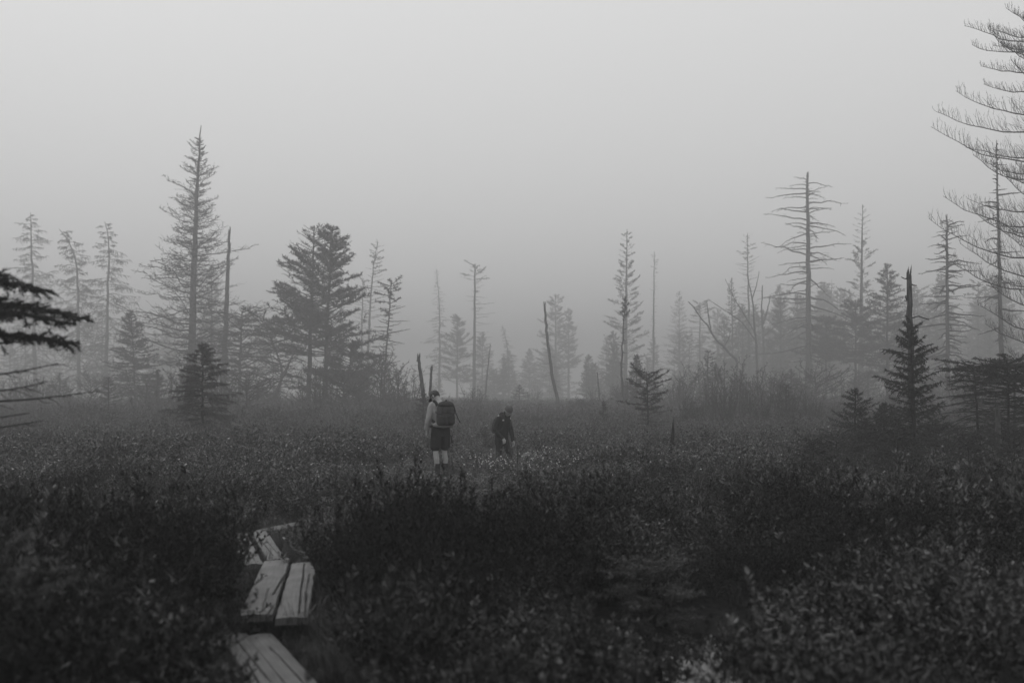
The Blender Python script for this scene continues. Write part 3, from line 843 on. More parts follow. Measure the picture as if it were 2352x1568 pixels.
# near left spruce
tree('young', 'young_spruce', 'dark shaggy young spruce standing in the heath on the left', 467, 787, 32, 464, Lmax=1.5, nb=96, t0=.12, prof=lambda u: (1 - u) ** .7 * (.85 + .15 * np.sin(u * 30)) * np.where(u < .2, .75, 1) + .1, el=(.4, -.25), tip=(-.15, -.05),
     green=lambda u, az, r: np.where(u > .2, 1.0, .15), per_m=120, nl=.085, nw=.02, tw=14, twl=.3, br=.02, twr=.01, twup=-.35, gs0=.25, fresh=True)
tree('young', 'dead_sapling', 'thin dead sapling with stub twigs right of the hiker in the dark jacket', 1193, 1018, 13.5, 1188, Lmax=.12, nb=22, green=None, dead=True, tw=3, r0=.012, r1=.006, br=.005)
# foreground spruces, out of focus
tree('young', 'young_spruce', 'small foreground spruce with flat pale boughs, lower right of centre', 1490, 1285, 7.6, 1488, Lmax=.44, nb=34, t0=.1, el=(.25, .1), tip=(.0, .0), prof=lambda u: np.where(u > .9, .5, 1.05 - .25 * u), fresh=True, per_m=260, nl=.03, nw=.009, br=.006, twr=.003, tw=11, st=1)
tree('young', 'young_spruce', 'blurred young spruce in the bottom left corner', 25, 1262, 4.6, 20, Lmax=.5, nb=40, t0=.1, el=(.3, .1), tip=(-.1, .0), fresh=True, per_m=260, nl=.024, nw=.007, br=.006, twr=.003, prof=lambda u: 1.0 - .55 * u)
def overhanging():
    """the trunk stands outside the picture, its boughs reach in"""
    r = np.random.default_rng(61)
    Y = 6.4
    bx, by, bz = base(-190, Y)
    root = empty('overhanging_spruce', (bx, by, bz))
    g = Geo(); TP = trunk_curve(3.6, ((0, 0, 0), (1, .05, 0)), 16)
    g.tubes(TP[None], (.06 * (1 - np.linspace(0, 1, 16)) + .012)[None], 8, cap=True)
    link('trunk', g.mesh('trunk', [M['bark']]), root)
    # (tip pixel, row where it leaves the trunk, forward offset, leafy)
    bl = [((84, 664), 640, .1, 1), ((62, 648), 622, -.3, 1), ((40, 655), 640, .5, 1), ((152, 742), 712, .0, 1), ((140, 724), 694, .35, 1), ((105, 738), 706, -.4, 1), ((60, 706), 690, .7, 1),
          ((182, 790), 772, -.1, 1), ((95, 782), 764, .3, 1), ((50, 772), 756, -.5, 1),
          ((128, 834), 868, .0, 0), ((205, 898), 922, .1, 0), ((150, 880), 905, -.25, 0), ((70, 948), 955, .0, 0), ((48, 968), 985, .3, 0), ((20, 1010), 1030, -.1, 0)]
    PP, LL, GG = [], [], []
    for (tip, row, dy, gr) in bl:
        t = at(*tip, Y); o = at(-190, row, Y)
        s = np.linspace(0, 1, 9)
        x = (o.x - bx) * (1 - s) + (t.x - bx) * s
        z = (o.z - bz) * (1 - s) + (t.z - bz) * s + (.035 if gr else -.03) * np.sin(s * math.pi)
        y = dy * s + np.cumsum(r.normal(0, .012, 9))
        PP.append(np.stack([x, y, z], -1)); LL.append(np.hypot(t.x - bx, t.z - o.z)); GG.append(gr)
    for k in range(26):       # the sides one does not see from here
        a = r.uniform(1.3, 5.0); z0 = r.uniform(.8, 3.3); L = (1.15 - .22 * z0) * r.uniform(.7, 1.1)
        s = np.linspace(0, 1, 9)
        PP.append(np.stack([L * s * math.cos(a), L * s * math.sin(a), z0 - .12 * s ** 2], -1)); LL.append(L); GG.append(1 if z0 > 1.6 else 0)
    P = np.array(PP); L = np.array(LL); G = np.array(GG)
    g = Geo(); g.tubes(P, .011 * (1 - np.linspace(0, 1, 9)[None] * .7) * np.ones((len(P), 1)), 6)
    TW, TL, TB, TS = side_shoots(P, L, 30, .25, .8, .2, .0, 4, r, .2, -.15, minl=.5)
    bare = G[TB] == 0
    keep = ~bare | (r.uniform(0, 1, len(TB)) < .25)
    TW, TL, TB = TW[keep], TL[keep], TB[keep]
    g.tubes(TW, np.full((len(TW), 4), .0032) * np.linspace(1, .5, 4)[None], 4)
    SW, SL, SB, _ = side_shoots(TW, TL, 5, .15, .8, .45, 0, 3, r, .15)
    keep = G[TB][SB] == 1
    SW, SL = SW[keep], SL[keep]
    g.tubes(SW, np.full((len(SW), 3), .002), 3)
    link('branches', g.mesh('branches', [M['twig']]), root)['kind'] = 'stuff'
    g = Geo(); lf = G[TB] == 1
    needles_on(g, TW[lf], TL[lf], 480, .024, .0055, r, 1.0, forward=.6)
    needles_on(g, SW, SL, 480, .024, .0055, r, 1.0, forward=.6)
    needles_on(g, P[G == 1], L[G == 1], 480, .026, .0055, r, 1.0, s0=.3, forward=.6)
    link('foliage', g.mesh('foliage', [M['needle']], smooth=False), root)['kind'] = 'stuff'
    tag(root, 'near spruce whose dark boughs reach in from the left edge', 'tree')
overhanging()

# stumps
def stump(name, label, px, py_top, Y, w, seed):
    r = np.random.default_rng(seed)
    b = base(px, Y); H = top_h(py_top, Y, px)
    n, k = 12, 14
    an = np.arange(k) / k * 2 * np.pi
    hts = H * (0.35 + 0.65 * np.clip(np.cos(an - 0.6) * .5 + .5, 0, 1) ** 1.3 * r.uniform(.75, 1, k))
    hts[2] = H
    rad = w * (1 + .2 * r.normal(size=k))
    g = Geo(); V = []
    for i in range(n):
        s = i / (n - 1)
        rr = rad * (1.35 - .3 * s * 2 if s < .2 else 1.2 - .75 * s)
        V.append(np.stack([rr * np.cos(an) + s * w * .4, rr * np.sin(an), hts * s], -1))
    V = np.array(V); idx = np.arange(n * k).reshape(n, k)
    q = np.stack([idx[:-1], np.roll(idx[:-1], -1, 1), np.roll(idx[1:], -1, 1), idx[1:]], -1).reshape(-1, 4)
    g.add(V, q)
    top = V[-1]; cen = top.mean(0); cen[2] = hts.min() * .8
    g.add(np.concatenate([top, cen[None]]), None, [(i, (i + 1) % k, k) for i in range(k)])
    o = link(name, g.mesh(name, [mat('rotten_wood', .010, .9, .1, .5, 12, .8)]))
    o.location = b
    return tag(o, label, 'stump')
stump('rotten_stump', 'jagged dark rotten stump in the heath right of the near young spruce', 1540, 955, 24, .105, 3)
limb_tree('dead_stick', 'thin dead stick standing behind the jagged stump', 27, [([(1549, 1040), (1550, 1000), (1548, 957)], .02, .012)], cat='stick')
limb_tree('fallen_trunk', 'thin fallen trunk lying low in the heath in the centre', 56, [([(1410, 962), (1370, 940), (1330, 943), (1285, 948)], .08, .05)], cat='log')
limb_tree('dead_branch', 'dark forked dead branch sticking out of the left foreground shrubs', 7.2,
          [([(138, 1262), (165, 1232), (190, 1210), (218, 1192), (226, 1178), (220, 1150), (224, 1135)], .012, .004), ([(195, 1205), (202, 1180), (200, 1160), (206, 1146)], .007, .003),
           ([(205, 1155), (190, 1158), (183, 1160)], .004, .002), ([(165, 1232), (180, 1222), (205, 1222)], .006, .003)], cat='branch', seed=9, mm='bark')

# sweeping larch at the right edge: long limbs curving up, fine twigs standing on them
def sweeping_larch():
    r = np.random.default_rng(77)
    Y = 44.0
    bx, by, bz = base(2445, Y)
    root = empty('sweeping_larch', (bx, by, bz))
    H = 21.0
    g = Geo()
    TP = trunk_curve(H, ((0, 0, 0), (1, -.3, 0)), 24)
    g.tubes(TP[None], (0.27 * (1 - np.linspace(0, 1, 24)) ** .8 + .02)[None], 8)
    link('trunk', g.mesh('trunk', [M['bark']]), root)
    # limbs that the picture shows: tip and the point where they leave the frame, in working pixels
    limbs = [((2236, 40), (2352, 88)), ((2243, 85), (2352, 140)), ((2258, 130), (2352, 160)), ((2300, 165), (2352, 200)),
             ((2202, 205), (2352, 260)), ((2200, 228), (2352, 296)), ((2172, 280), (2352, 372)), ((2222, 352), (2352, 418)), ((2262, 372), (2352, 436)), ((2183, 450), (2352, 520)),
             ((2210, 490), (2352, 545)), ((2115, 505), (2352, 598)), ((2205, 590), (2352, 668)), ((2240, 640), (2352, 720)), ((2262, 690), (2352, 762)), ((2250, 745), (2352, 800)),
             ((2275, 800), (2352, 850)), ((2320, 25), (2352, 60)), ((2290, 410), (2352, 470)), ((2225, 560), (2352, 640))]
    PP, LL = [], []
    for (tip, mid) in limbs:
        tp, md = at(*tip, Y), at(*mid, Y)
        slope = (md.z - tp.z) / (md.x - tp.x)
        zb = md.z + slope * .55 * (0 - (md.x - bx)) * .5
        dy = r.uniform(-1.6, 1.6)
        s = np.linspace(0, 1, 12)
        x = (bx - .05) * (1 - s) + tp.x * s
        z0 = md.z + 0.12; ztip = tp.z
        # hangs a little below the line, tip turning up
        z = z0 + (ztip - z0) * s ** 2.0 - 0.25 * np.sin(s * math.pi) * abs(tp.x - bx) * .12 + (md.z - z0) * np.sin(s * math.pi)
        y = dy * s ** 1.2 + np.cumsum(r.normal(0, .02, 12))
        PP.append(np.stack([x - bx, y, z - bz], -1)); LL.append(abs(tp.x - bx))
    # the far and hidden sides of the crown
    for k in range(44):
        t = r.uniform(.14, .97); a = r.uniform(-2.0, 2.0)
        L = (4.6 * (1 - t) ** .7 + .5) * r.uniform(.7, 1.1)
        s = np.linspace(0, 1, 12)
        x = L * s * math.cos(a); y = L * s * math.sin(a) * .9
        z = t * H - .16 * L * np.sin(s * math.pi) + .22 * L * s ** 2.5
        PP.append(np.stack([x - .2 * t, y, z], -1)); LL.append(L)
    for k in range(22):      # shorter limbs on the near and far side of the crown
        tip = (r.uniform(2262, 2345), r.uniform(20, 830)); tp = at(*tip, Y)
        L = abs(tp.x - bx); s = np.linspace(0, 1, 12); dy = r.uniform(1.0, 2.6) * r.choice([-1, 1])
        z = tp.z - bz - L * r.uniform(.18, .4) * (1 - s ** 2.2) - .06 * L * np.sin(s * math.pi)
        PP.append(np.stack([(tp.x - bx) * s, dy * s + np.cumsum(r.normal(0, .02, 12)), z], -1)); LL.append(L)
    P = np.array(PP); L = np.array(LL)
    P[:, 1:] += np.cumsum(r.normal(0, .04, (len(P), 11, 3)), 1)
    g = Geo()
    g.tubes(P, 0.045 * (1 - np.linspace(0, 1, 12)[None] * .82) * np.ones((len(P), 1)), 4)
    TW, TL, TB, TS = side_shoots(P, L, 84, .08, .5, .19, .95, 4, r, .2, .25, minl=.4)
    kp = r.uniform(0, 1, len(TW)) < .8
    TW, TL = TW[kp], TL[kp]
    g.tubes(TW, np.full((len(TW), 4), .0095) * np.linspace(1, .4, 4)[None], 3)
    SW, SL, _, _ = side_shoots(TW, TL, 1, .2, .4, .5, .3, 3, r, .15, .3)
    g.tubes(SW, np.full((len(SW), 3), .008) * np.array([[1, .8, .4]]), 3)
    link('branches', g.mesh('branches', [M['twig']]), root)['kind'] = 'stuff'
    tag(root, 'near bare larch reaching long upcurved limbs in from the right edge', 'tree')
sweeping_larch()

# far trees, half lost in the fog
def far_wood():
    r = np.random.default_rng(5)
    protos = []
    for i, kd in enumerate(('spruce', 'fir', 'tuft', 'spire', 'spruce', 'fir')):
        d = dict(KINDS[kd]); rh = d.pop('refH')
        d['nb'] = int(d['nb'] * .8); d['nw'] = d.get('nw', .05) * 1.3
        if kd in ('spruce',): d['Lmax'] = 3.0
        if kd == 'fir': d['Lmax'] = 2.7; d['t0'] = .2
        protos.append((kd, d))
    first = {}
    spots = []
    # right-hand wood
    for k in range(70):
        px = r.uniform(1345, 2460)
        Y = r.uniform(165, 290)
        topp = 800 - 110 * np.clip((px - 1350) / 500, 0, 1) + r.normal(0, 45)
        spots.append((px, Y, topp, 'right'))
    for k in range(60):
        px = r.uniform(1340, 2440); Y = r.uniform(160, 230)
        spots.append((px, Y, 852 - 50 * np.clip((px - 1500) / 500, 0, 1) + r.normal(0, 30), 'right'))
    for k in range(9):
        px = r.uniform(960, 1340); Y = r.uniform(185, 250)
        spots.append((px, Y, 830 + r.normal(0, 30), 'middle'))
    for k in range(16):
        px = r.uniform(-60, 720); Y = r.uniform(175, 250)
        spots.append((px, Y, 800 + r.normal(0, 60), 'left'))
    look = ['pale cone-shaped', 'pale bushy', 'pale tufted', 'pale thin spire-like', 'pale broad', 'pale rounded']
    txt = {'right': ('tree of the far wood on the right, half lost in fog', 'trees of the far wood on the right'),
           'middle': ('low tree far behind the two hikers, half lost in fog', 'far trees behind the hikers'),
           'left': ('far tree seen through the gaps between the ragged trees on the left', 'far trees on the left')}
    for k, (px, Y, py, side) in enumerate(spots):
        i = k % len(protos)
        H = min(top_h(py, Y, px), 28.0)
        if i not in first:
            kd, d = protos[i]
            o = make_tree('far_' + {'spruce': 'spruce', 'fir': 'fir', 'tuft': 'spruce', 'spire': 'spruce'}[kd], (0, 0, 0), 12.0, seed=900 + i, **d)
            first[i] = o; src = o
        else:
            src = copy_tree(first[i])
        src.location = base(px, Y, .1)
        s = H / 12.0
        src.scale = (s * r.uniform(.85, 1.2), s * r.uniform(.85, 1.2), s)
        src.rotation_euler = (0, 0, r.uniform(0, 6.28))
        tag(src, look[i] + ' ' + txt[side][0], 'tree', txt[side][1])
far_wood()

# bare leggy shrubs of the thicket behind the near young spruce
def thicket():
    r = np.random.default_rng(15)
    ds = [(1600, 905, 50), (1640, 870, 52), (1672, 885, 47), (1703, 862, 55), (1738, 900, 46), (1768, 850, 54), (1800, 895, 48), (1835, 880, 52), (1872, 905, 47), (1575, 915, 45)]
    words = ['lowest and leftmost but one of the row', 'under the bowing forked dead tree', 'in front of the little tufted spruces', 'with long wavy stems', 'short and dense, in mid row',
             'tallest, forked like a candlestick', 'with curling stems left of the tall snag', 'at the foot of the tall snag', 'rightmost of the row', 'leftmost of the row, behind the near young spruce']
    for k, (px, py, Y) in enumerate(ds):
        b = base(px, Y); root = empty('leggy_shrub', b)
        H = top_h(py, Y, px)
        n = 16
        az = r.uniform(0, 6.28, n)
        P = bend_paths(np.stack([r.normal(0, .15, n), r.normal(0, .15, n), np.zeros(n)], -1), az, r.uniform(.9, 1.35, n), r.uniform(1.1, 1.9, n), H * r.uniform(.6, 1.05, n), 9, .16, r)
        L = np.full(n, H)
        g = Geo(); g.tubes(P, .022 * (1 - np.linspace(0, 1, 9)[None] * .75) * np.ones((n, 1)), 4)
        TW, TL, _, _ = side_shoots(P, L, 10, .25, .6, .2, .2, 4, r, .3, .3)
        g.tubes(TW, np.full((len(TW), 4), .009) * np.linspace(1, .4, 4)[None], 3)
        SW, SL, _, _ = side_shoots(TW, TL, 4, .2, .7, .5, .1, 3, r, .3, .2)
        g.tubes(SW, np.full((len(SW), 3), .006) * np.linspace(1, .4, 3)[None], 3)
        link('stems', g.mesh('stems', [M['deadtwig']]), root)['kind'] = 'stuff'
        g = Geo(); needles_on(g, SW, SL, 14, .06, .035, r, 1.0, s0=.3)
        link('foliage', g.mesh('foliage', [M['heath']], smooth=False), root)['kind'] = 'stuff'
        tag(root, 'bare leggy shrub of the fogged thicket, ' + words[k], 'shrub', 'leggy shrubs of the thicket')
thicket()
for (px, py, Y, lab) in ((1626, 806, 70, 'little tufted spruce under the bowing forked dead tree'), (1642, 838, 66, 'slightly nearer little spruce beside the tufted one in the thicket'),
                         (1700, 850, 68, 'small dim spruce in front of the pale birch trunk'), (1806, 885, 52, 'tiny dark tufted spruce in the thicket left of the tall snag')):
    tree('tuft', 'tufted_spruce', lab, px, py, Y, None, Lmax=.65, nb=60, r0=.05, t0=.1, green=lambda u, az, r: np.where(u > .55, 1.0, .2), per_m=50, nl=.11, nw=.03, br=.018, twr=.008)
M['birch'] = mat('birch_bark', .3, .8, .2, .5, 5, .3, stretch=(1, 1, 3))
limb_tree('birch_trunk', 'pale dead birch trunk behind the thicket', 74, [([(1706, 940), (1700, 880), (1697, 840), (1699, 800), (1692, 740)], .11, .05)], mm='birch', seed=12)

# undergrowth at the foot of the trees
def understory():
    r = np.random.default_rng(71)
    src = {'spruce': [o for o in COL.objects if o.name.startswith('small_spruce')][0], 'dead': [o for o in COL.objects if o.name.startswith('dead_shrub')][0],
           'leggy': [o for o in COL.objects if o.name.startswith('leggy_shrub')][1], 'leggy2': [o for o in COL.objects if o.name.startswith('leggy_shrub')][5]}
    hts = {'spruce': top_h(893, 42, 972), 'dead': top_h(835, 58, 872), 'leggy': top_h(870, 52, 1640), 'leggy2': top_h(850, 54, 1768)}
    side = [('left', 'left of the hikers', -40, 960), ('middle', 'behind the hikers', 960, 1400), ('right', 'on the right', 1400, 2380)]
    what = {'spruce': ('low_spruce', 'low dim spruce', 'tree'), 'dead': ('dead_shrub', 'low tangled dead shrub', 'shrub'), 'leggy': ('leggy_shrub', 'low leggy shrub', 'shrub'), 'leggy2': ('leggy_shrub', 'wide leggy shrub', 'shrub')}
    for sd, txt, a, b in side:
        n = {'left': 44, 'middle': 14, 'right': 54}[sd]
        for k in range(n):
            kd = ('leggy', 'dead', 'spruce', 'leggy2', 'leggy')[k % 5]
            px = a + (b - a) * (k + r.uniform(0, 1)) / n
            Y = r.uniform(60, 115)
            h = r.uniform(1.0, 3.4) * {'left': 1.15, 'middle': .85, 'right': 1.25}[sd]
            o = copy_tree(src[kd])
            o.name = what[kd][0]
            o.location = base(px, Y, .1)
            s = h / hts[kd]
            w = s * r.uniform(1.0, 1.7)
            o.scale = (w, w, s); o.rotation_euler = (0, 0, r.uniform(0, 6.28))
            tag(o, what[kd][1] + ' at the foot of the trees ' + txt, what[kd][2], 'undergrowth at the foot of the trees')
understory()

# ------------------------------------------------------------------ undergrowth
def leaf_quads(g, O, D, L, W, r, mat_i=0, fold=0.25, tilt=None):
    """small elliptic leaves: six-sided, folded along the midrib"""
    m = len(O)
    N = r.normal(size=(m, 3)) * .5 + np.array([0, 0, 1.0])
    S = norm(np.cross(D, N)); U = np.cross(S, D)
    L = np.broadcast_to(L, (m,))[:, None]; W = np.broadcast_to(W, (m,))[:, None]
    a = O; tip = O + D * L
    m1, m2 = O + D * L * .35 - U * W * fold, O + D * L * .75 - U * W * fold * .6
    l1, r1_ = O + D * L * .38 + S * W * .5, O + D * L * .38 - S * W * .5
    l2, r2_ = O + D * L * .74 + S * W * .36, O + D * L * .74 - S * W * .36
    V = np.stack([a, m1, m2, tip, l1, l2, r1_, r2_], 1).reshape(-1, 3)
    b = (np.arange(m) * 8)[:, None]
    q = np.concatenate([b + np.array([[1, 4, 5, 2]]), b + np.array([[1, 2, 7, 6]])])
    t = np.concatenate([b + np.array([[0, 4, 1]]), b + np.array([[0, 1, 6]]), b + np.array([[2, 5, 3]]), b + np.array([[2, 3, 7]])])
    g.add(V, q, t, mat_i)

def shrub_mesh(name, seed, stems=12, leaves=26, ll=0.04, lw=0.016, spread=0.35, low=0.25, twigs=5, lm=None, simple=False, up=.9, sr=.004):
    """one metre tall shrub: upright stems, side twigs, leaves"""
    r = np.random.default_rng(seed)
    g = Geo()
    n = stems
    az = r.uniform(0, 6.28, n)
    O = np.stack([r.normal(0, .06, n), r.normal(0, .06, n), np.full(n, -.05)], -1)
    P = bend_paths(O, az, r.uniform(.95, 1.4, n), r.uniform(1.1, 1.6, n), r.uniform(.65, 1.08, n), 6, .12, r)
    P[:, 1:, :2] += (np.stack([np.cos(az), np.sin(az)], -1) * r.uniform(0, spread, n)[:, None])[:, None, :] * np.linspace(.2, 1, 5)[None, :, None]
    L = np.full(n, 1.0)
    g.tubes(P, np.full((n, 6), sr) * np.linspace(1, .4, 6)[None], 3, 1)
    TW, TL, _, _ = side_shoots(P, L, twigs, .3, .6, .22, .35, 4, r, .15, .25)
    g.tubes(TW, np.full((len(TW), 4), sr * .5), 3, 1)
    def put(Q, LL, per, s0):
        k = len(Q); q = Q.shape[1]
        s = s0 + (1 - s0) * (np.arange(per)[None] + r.uniform(0, 1, (k, per))) / per
        f = s * (q - 1); i = np.minimum(f.astype(int), q - 2); w = (f - i)[..., None]
        mi = np.arange(k)[:, None]
        O = (Q[mi, i] * (1 - w) + Q[mi, i + 1] * w).reshape(-1, 3)
        T = norm(Q[mi, i + 1] - Q[mi, i]).reshape(-1, 3)
        a = r.uniform(0, 6.28, len(O))
        side = norm(np.cross(T, np.stack([np.cos(a), np.sin(a), np.zeros_like(a)], -1)))
        D = norm(T * .55 + side * .75 + np.array([0, 0, up * .35]) + r.normal(0, .15, (len(O), 3)))
        l = ll * r.uniform(.6, 1.2, len(O))
        if simple:
            N = r.normal(size=(len(O), 3))
            S = norm(np.cross(D, N)) * (l * lw / ll * .5)[:, None]
            V = np.stack([O, O + D * l[:, None] * .5 + S, O + D * l[:, None], O + D * l[:, None] * .5 - S], 1)
            g.add(V.reshape(-1, 3), np.arange(len(O) * 4).reshape(-1, 4))
        else:
            leaf_quads(g, O, D, l, l * lw / ll, r)
    put(P, L, leaves, low)
    put(TW, TL, max(4, leaves // 3), .15)
    return g.mesh(name, [lm or M['heath'], M['stem']], smooth=False)

def sedge_mesh(name, seed, n=46, h=1.0, w=0.012, arch=1.0):
    r = np.random.default_rng(seed)
    g = Geo()
    az = r.uniform(0, 6.28, n)
    O = np.stack([r.normal(0, .06, n), r.normal(0, .06, n), np.full(n, -.03)], -1)
    P = bend_paths(O, az, r.uniform(1.15, 1.55, n), r.uniform(-.5, 1.2, n) * arch, h * r.uniform(.5, 1.1, n), 6, .05, r, bias=1.8)
    T = np.gradient(P, axis=1)
    S = norm(np.cross(T, UPV + 1e-3))
    W = (w * np.array([.8, 1, .9, .7, .45, .05]))[None, :, None]
    V = np.stack([P - S * W / 2, P + S * W / 2], 2)     # n,6,2,3
    b = (np.arange(n) * 12)[:, None] + (np.arange(5) * 2)[None]
    q = np.stack([b, b + 1, b + 3, b + 2], -1).reshape(-1, 4)
    g.add(V.reshape(-1, 3), q)
    return g.mesh(name, [M['sedge']], smooth=True)

def cotton_mesh(name, seed):
    r = np.random.default_rng(seed)
    g = Geo()
    P = bend_paths(np.zeros((1, 3)), np.array([r.uniform(0, 6.28)]), np.array([1.5]), np.array([1.25]), np.array([1.0]), 5, .04, r)
    g.tubes(P, np.full((1, 5), .0022), 3, 0)
    c = P[0, -1]
    D = norm(r.normal(size=(70, 3)) + np.array([0, 0, .25]))
    g.blades(np.tile(c, (70, 1)) + D * .004, D, .026 * r.uniform(.7, 1.2, 70), .012, 1)
    return g.mesh(name, [M['sedge'], M['cotton']], smooth=False)

def scatter(name, label, cat, protos, pos, rot, scl, idx):
    """one object; every point carries one plant"""
    c = bpy.data.collections.new(name + '_kinds')
    for k, me in enumerate(protos):
        c.objects.link(bpy.data.objects.new('%s_kind_%s' % (name, 'abcdefghijkl'[k]), me))
    me = bpy.data.meshes.new(name)
    n = len(pos)
    me.vertices.add(n); me.vertices.foreach_set('co', pos.astype(np.float32).ravel())
    for nm, ty, arr, key in (('rot', 'FLOAT_VECTOR', rot, 'vector'), ('scl', 'FLOAT_VECTOR', scl, 'vector'), ('kind_index', 'INT', idx, 'value')):
        at_ = me.attributes.new(nm, ty, 'POINT')
        at_.data.foreach_set(key, arr.astype(np.int32 if ty == 'INT' else np.float32).ravel())
    ob = bpy.data.objects.new(name, me); COL.objects.link(ob)
    ng = bpy.data.node_groups.new(name, 'GeometryNodeTree')
    ng.interface.new_socket('Geometry', in_out='INPUT', socket_type='NodeSocketGeometry')
    ng.interface.new_socket('Geometry', in_out='OUTPUT', socket_type='NodeSocketGeometry')
    N = ng.nodes.new; Lk = ng.links.new
    gi, go = N('NodeGroupInput'), N('NodeGroupOutput')
    ip = N('GeometryNodeInstanceOnPoints'); ci = N('GeometryNodeCollectionInfo')
    ci.inputs['Collection'].default_value = c
    ci.inputs['Separate Children'].default_value = True
    ci.inputs['Reset Children'].default_value = True
    def attr(nm, ty):
        a = N('GeometryNodeInputNamedAttribute'); a.data_type = ty; a.inputs['Name'].default_value = nm
        return a.outputs['Attribute']
    Lk(gi.outputs[0], ip.inputs['Points']); Lk(ci.outputs[0], ip.inputs['Instance'])
    ip.inputs['Pick Instance'].default_value = True
    Lk(attr('kind_index', 'INT'), ip.inputs['Instance Index'])
    e2r = N('FunctionNodeEulerToRotation')
    Lk(attr('rot', 'FLOAT_VECTOR'), e2r.inputs[0]); Lk(e2r.outputs[0], ip.inputs['Rotation'])
    Lk(attr('scl', 'FLOAT_VECTOR'), ip.inputs['Scale'])
    Lk(ip.outputs[0], go.inputs[0])
    mo = ob.modifiers.new('plants', 'NODES'); mo.node_group = ng
    tag(ob, label, cat, kind='stuff')
    return ob

def sample_field(r, bands, margin=1.18):
    """random ground points inside a widened view wedge; bands: (y0, y1, per square metre)"""
    out = []
    for (y0, y1, den) in bands:
        wmax = y1 * 0.515 * margin + 2.0
        n = int((y1 - y0) * 2 * wmax * den)
        y = r.uniform(y0, y1, n); x = r.uniform(-wmax, wmax, n)
        k = np.abs(x) < y * 0.515 * margin + 2.0
        out.append(np.stack([x[k], y[k]], -1))
    return np.concatenate(out)

HK1 = (xat(1012, 20.0), 20.0)
BUSHES = []        # filled in below: (x, y, radius) kept free of heath
def domes(x, y, cell, seed, hmin, hmax, ids=False):
    """cushions: highest of the jittered round mounds around a point, 0 to 1"""
    out = np.zeros_like(x); who = np.full(x.shape, .5)
    ix, iy = np.floor(x / cell), np.floor(y / cell)
    for a in (-1, 0, 1):
        for b in (-1, 0, 1):
            jx, jy = ix + a, iy + b
            cx = (jx + .15 + .7 * _hash(jx, jy, seed)) * cell; cy_ = (jy + .15 + .7 * _hash(jx, jy, seed + 1)) * cell
            rr = cell * (.42 + .4 * _hash(jx, jy, seed + 2)); hh = hmin + (hmax - hmin) * _hash(jx, jy, seed + 3)
            d2 = ((x - cx) ** 2 + (y - cy_) ** 2) / rr ** 2
            v = hh * np.sqrt(np.clip(1 - d2, 0, 1))
            who = np.where(v > out, _hash(jx, jy, seed + 7), who)
            out = np.maximum(out, v)
    return (out, who) if ids else out

def heath_height(x, y):
    n2 = vnoise(x / 5.5, y / 5.5, 22)
    near = np.clip((14 - y) / 6, 0, 1) * .5 + np.clip((36 - y) / 8, 0, 1) * .5
    h = 0.09 + (0.48 + .30 * near) * domes(x, y, 1.45, 21, .3, 1.0) + 0.12 * n2
    far = np.clip((y - 30) / 22, 0, 1)
    h = h + far * (0.05 + .55 * domes(x, y, 4.2, 31, .0, 1.0) + .25 * np.clip((y - 45) / 20, 0, 1) * vnoise(x / 3, y / 3, 9)) * (1 - .8 * gauss(x, y, .5, 36, 5, 16))
    # dark mound of shrubs in the middle foreground
    h = h + 0.5 * gauss(x, y, xat(1040, 7.6), 7.6, 0.9, 0.9) + 0.2 * gauss(x, y, xat(1300, 9.5), 9.5, 1.0, 1.2)
    h = h + 0.25 * gauss(x, y, -3.2, 7.0, 0.9, 2.2)
    h = h + 0.3 * gauss(x, y, 3.6, 9.5, 1.5, 2.0)
    h = h * (1 - .45 * gauss(x, y, 1.55, 8.1, .7, 1.1))
    lawn = gauss(x, y, -0.8, 18.0, 3.0, 5.0)           # low wet lawn towards the hikers
    h = h * (1 - 0.5 * lawn)
    return np.clip(h, 0.08, 1.3)

def clear_view(x, y, h, strict=1.0, margin=.26):
    """lower plants that would hide the boardwalk, the pool or the hikers' legs from where one stands on the path"""
    h = h.copy()
    for _ in range(14):
        bad = np.zeros(len(x), bool)
        for zt, tst in ((.12, 'plank'), (POOLZ, 'pool'), (.04, 'one'), (-.05, 'two'), (.15, (1540, 24)), (.3, (467, 32)), (.3, (1488, 36)), (.4, (2100, 20.8)), (.12, (1440, 7.6)), (.12, (1490, 7.6)), (.12, (1545, 7.6)), (.02, (1106, 24.2)), (.02, (1128, 24.2))):
            f = (CAMZ - zt) / np.maximum(CAMZ - (h * 1.4 + gh(x, y)), .2)
            for s in (.0, .2, .4, .6, .8, 1.0):
                k = 1 + (f - 1) * s
                X, Y_ = x * k, y * k
                if tst == 'plank': bad |= ((plank_dist(X, Y_) < margin) & (Y_ < 10.8)) | ((plank_dist(X, Y_) < margin * .6) & (Y_ < 13))
                elif tst == 'pool': bad |= ((X - POOL[0]) / (.24 + margin * 1.1 * k)) ** 2 + ((Y_ - POOL[1] - .05) / .8) ** 2 < 1
                elif tst == 'one': bad |= (np.abs(X - HK1[0]) < .2 + .35 * k) & (np.abs(Y_ - HK1[1]) < .6)
                elif tst == 'two': bad |= (np.abs(X - HK2[0]) < .2 + .25 * k) & (np.abs(Y_ - HK2[1]) < .3)
                else: bad |= (np.abs(X - xat(tst[0], tst[1])) < .12 + .35 * k) & (np.abs(Y_ - tst[1]) < .35)
        if strict < 1: bad &= _hash(np.floor(x * 977), np.floor(y * 991), 5) < strict
        if not bad.any(): break
        h = np.where(bad, h * .8, h)
    return h

def keep_open(x, y, pad=0.0):
    k = plank_dist(x, y) > 0.08 + pad
    k &= ((x - POOL[0]) / .3) ** 2 + ((y - POOL[1]) / .75) ** 2 > 1
    k &= (x - HK1[0]) ** 2 + (y - HK1[1]) ** 2 > 0.25 ** 2
    k &= np.hypot(x, y) > 1.4
    return k

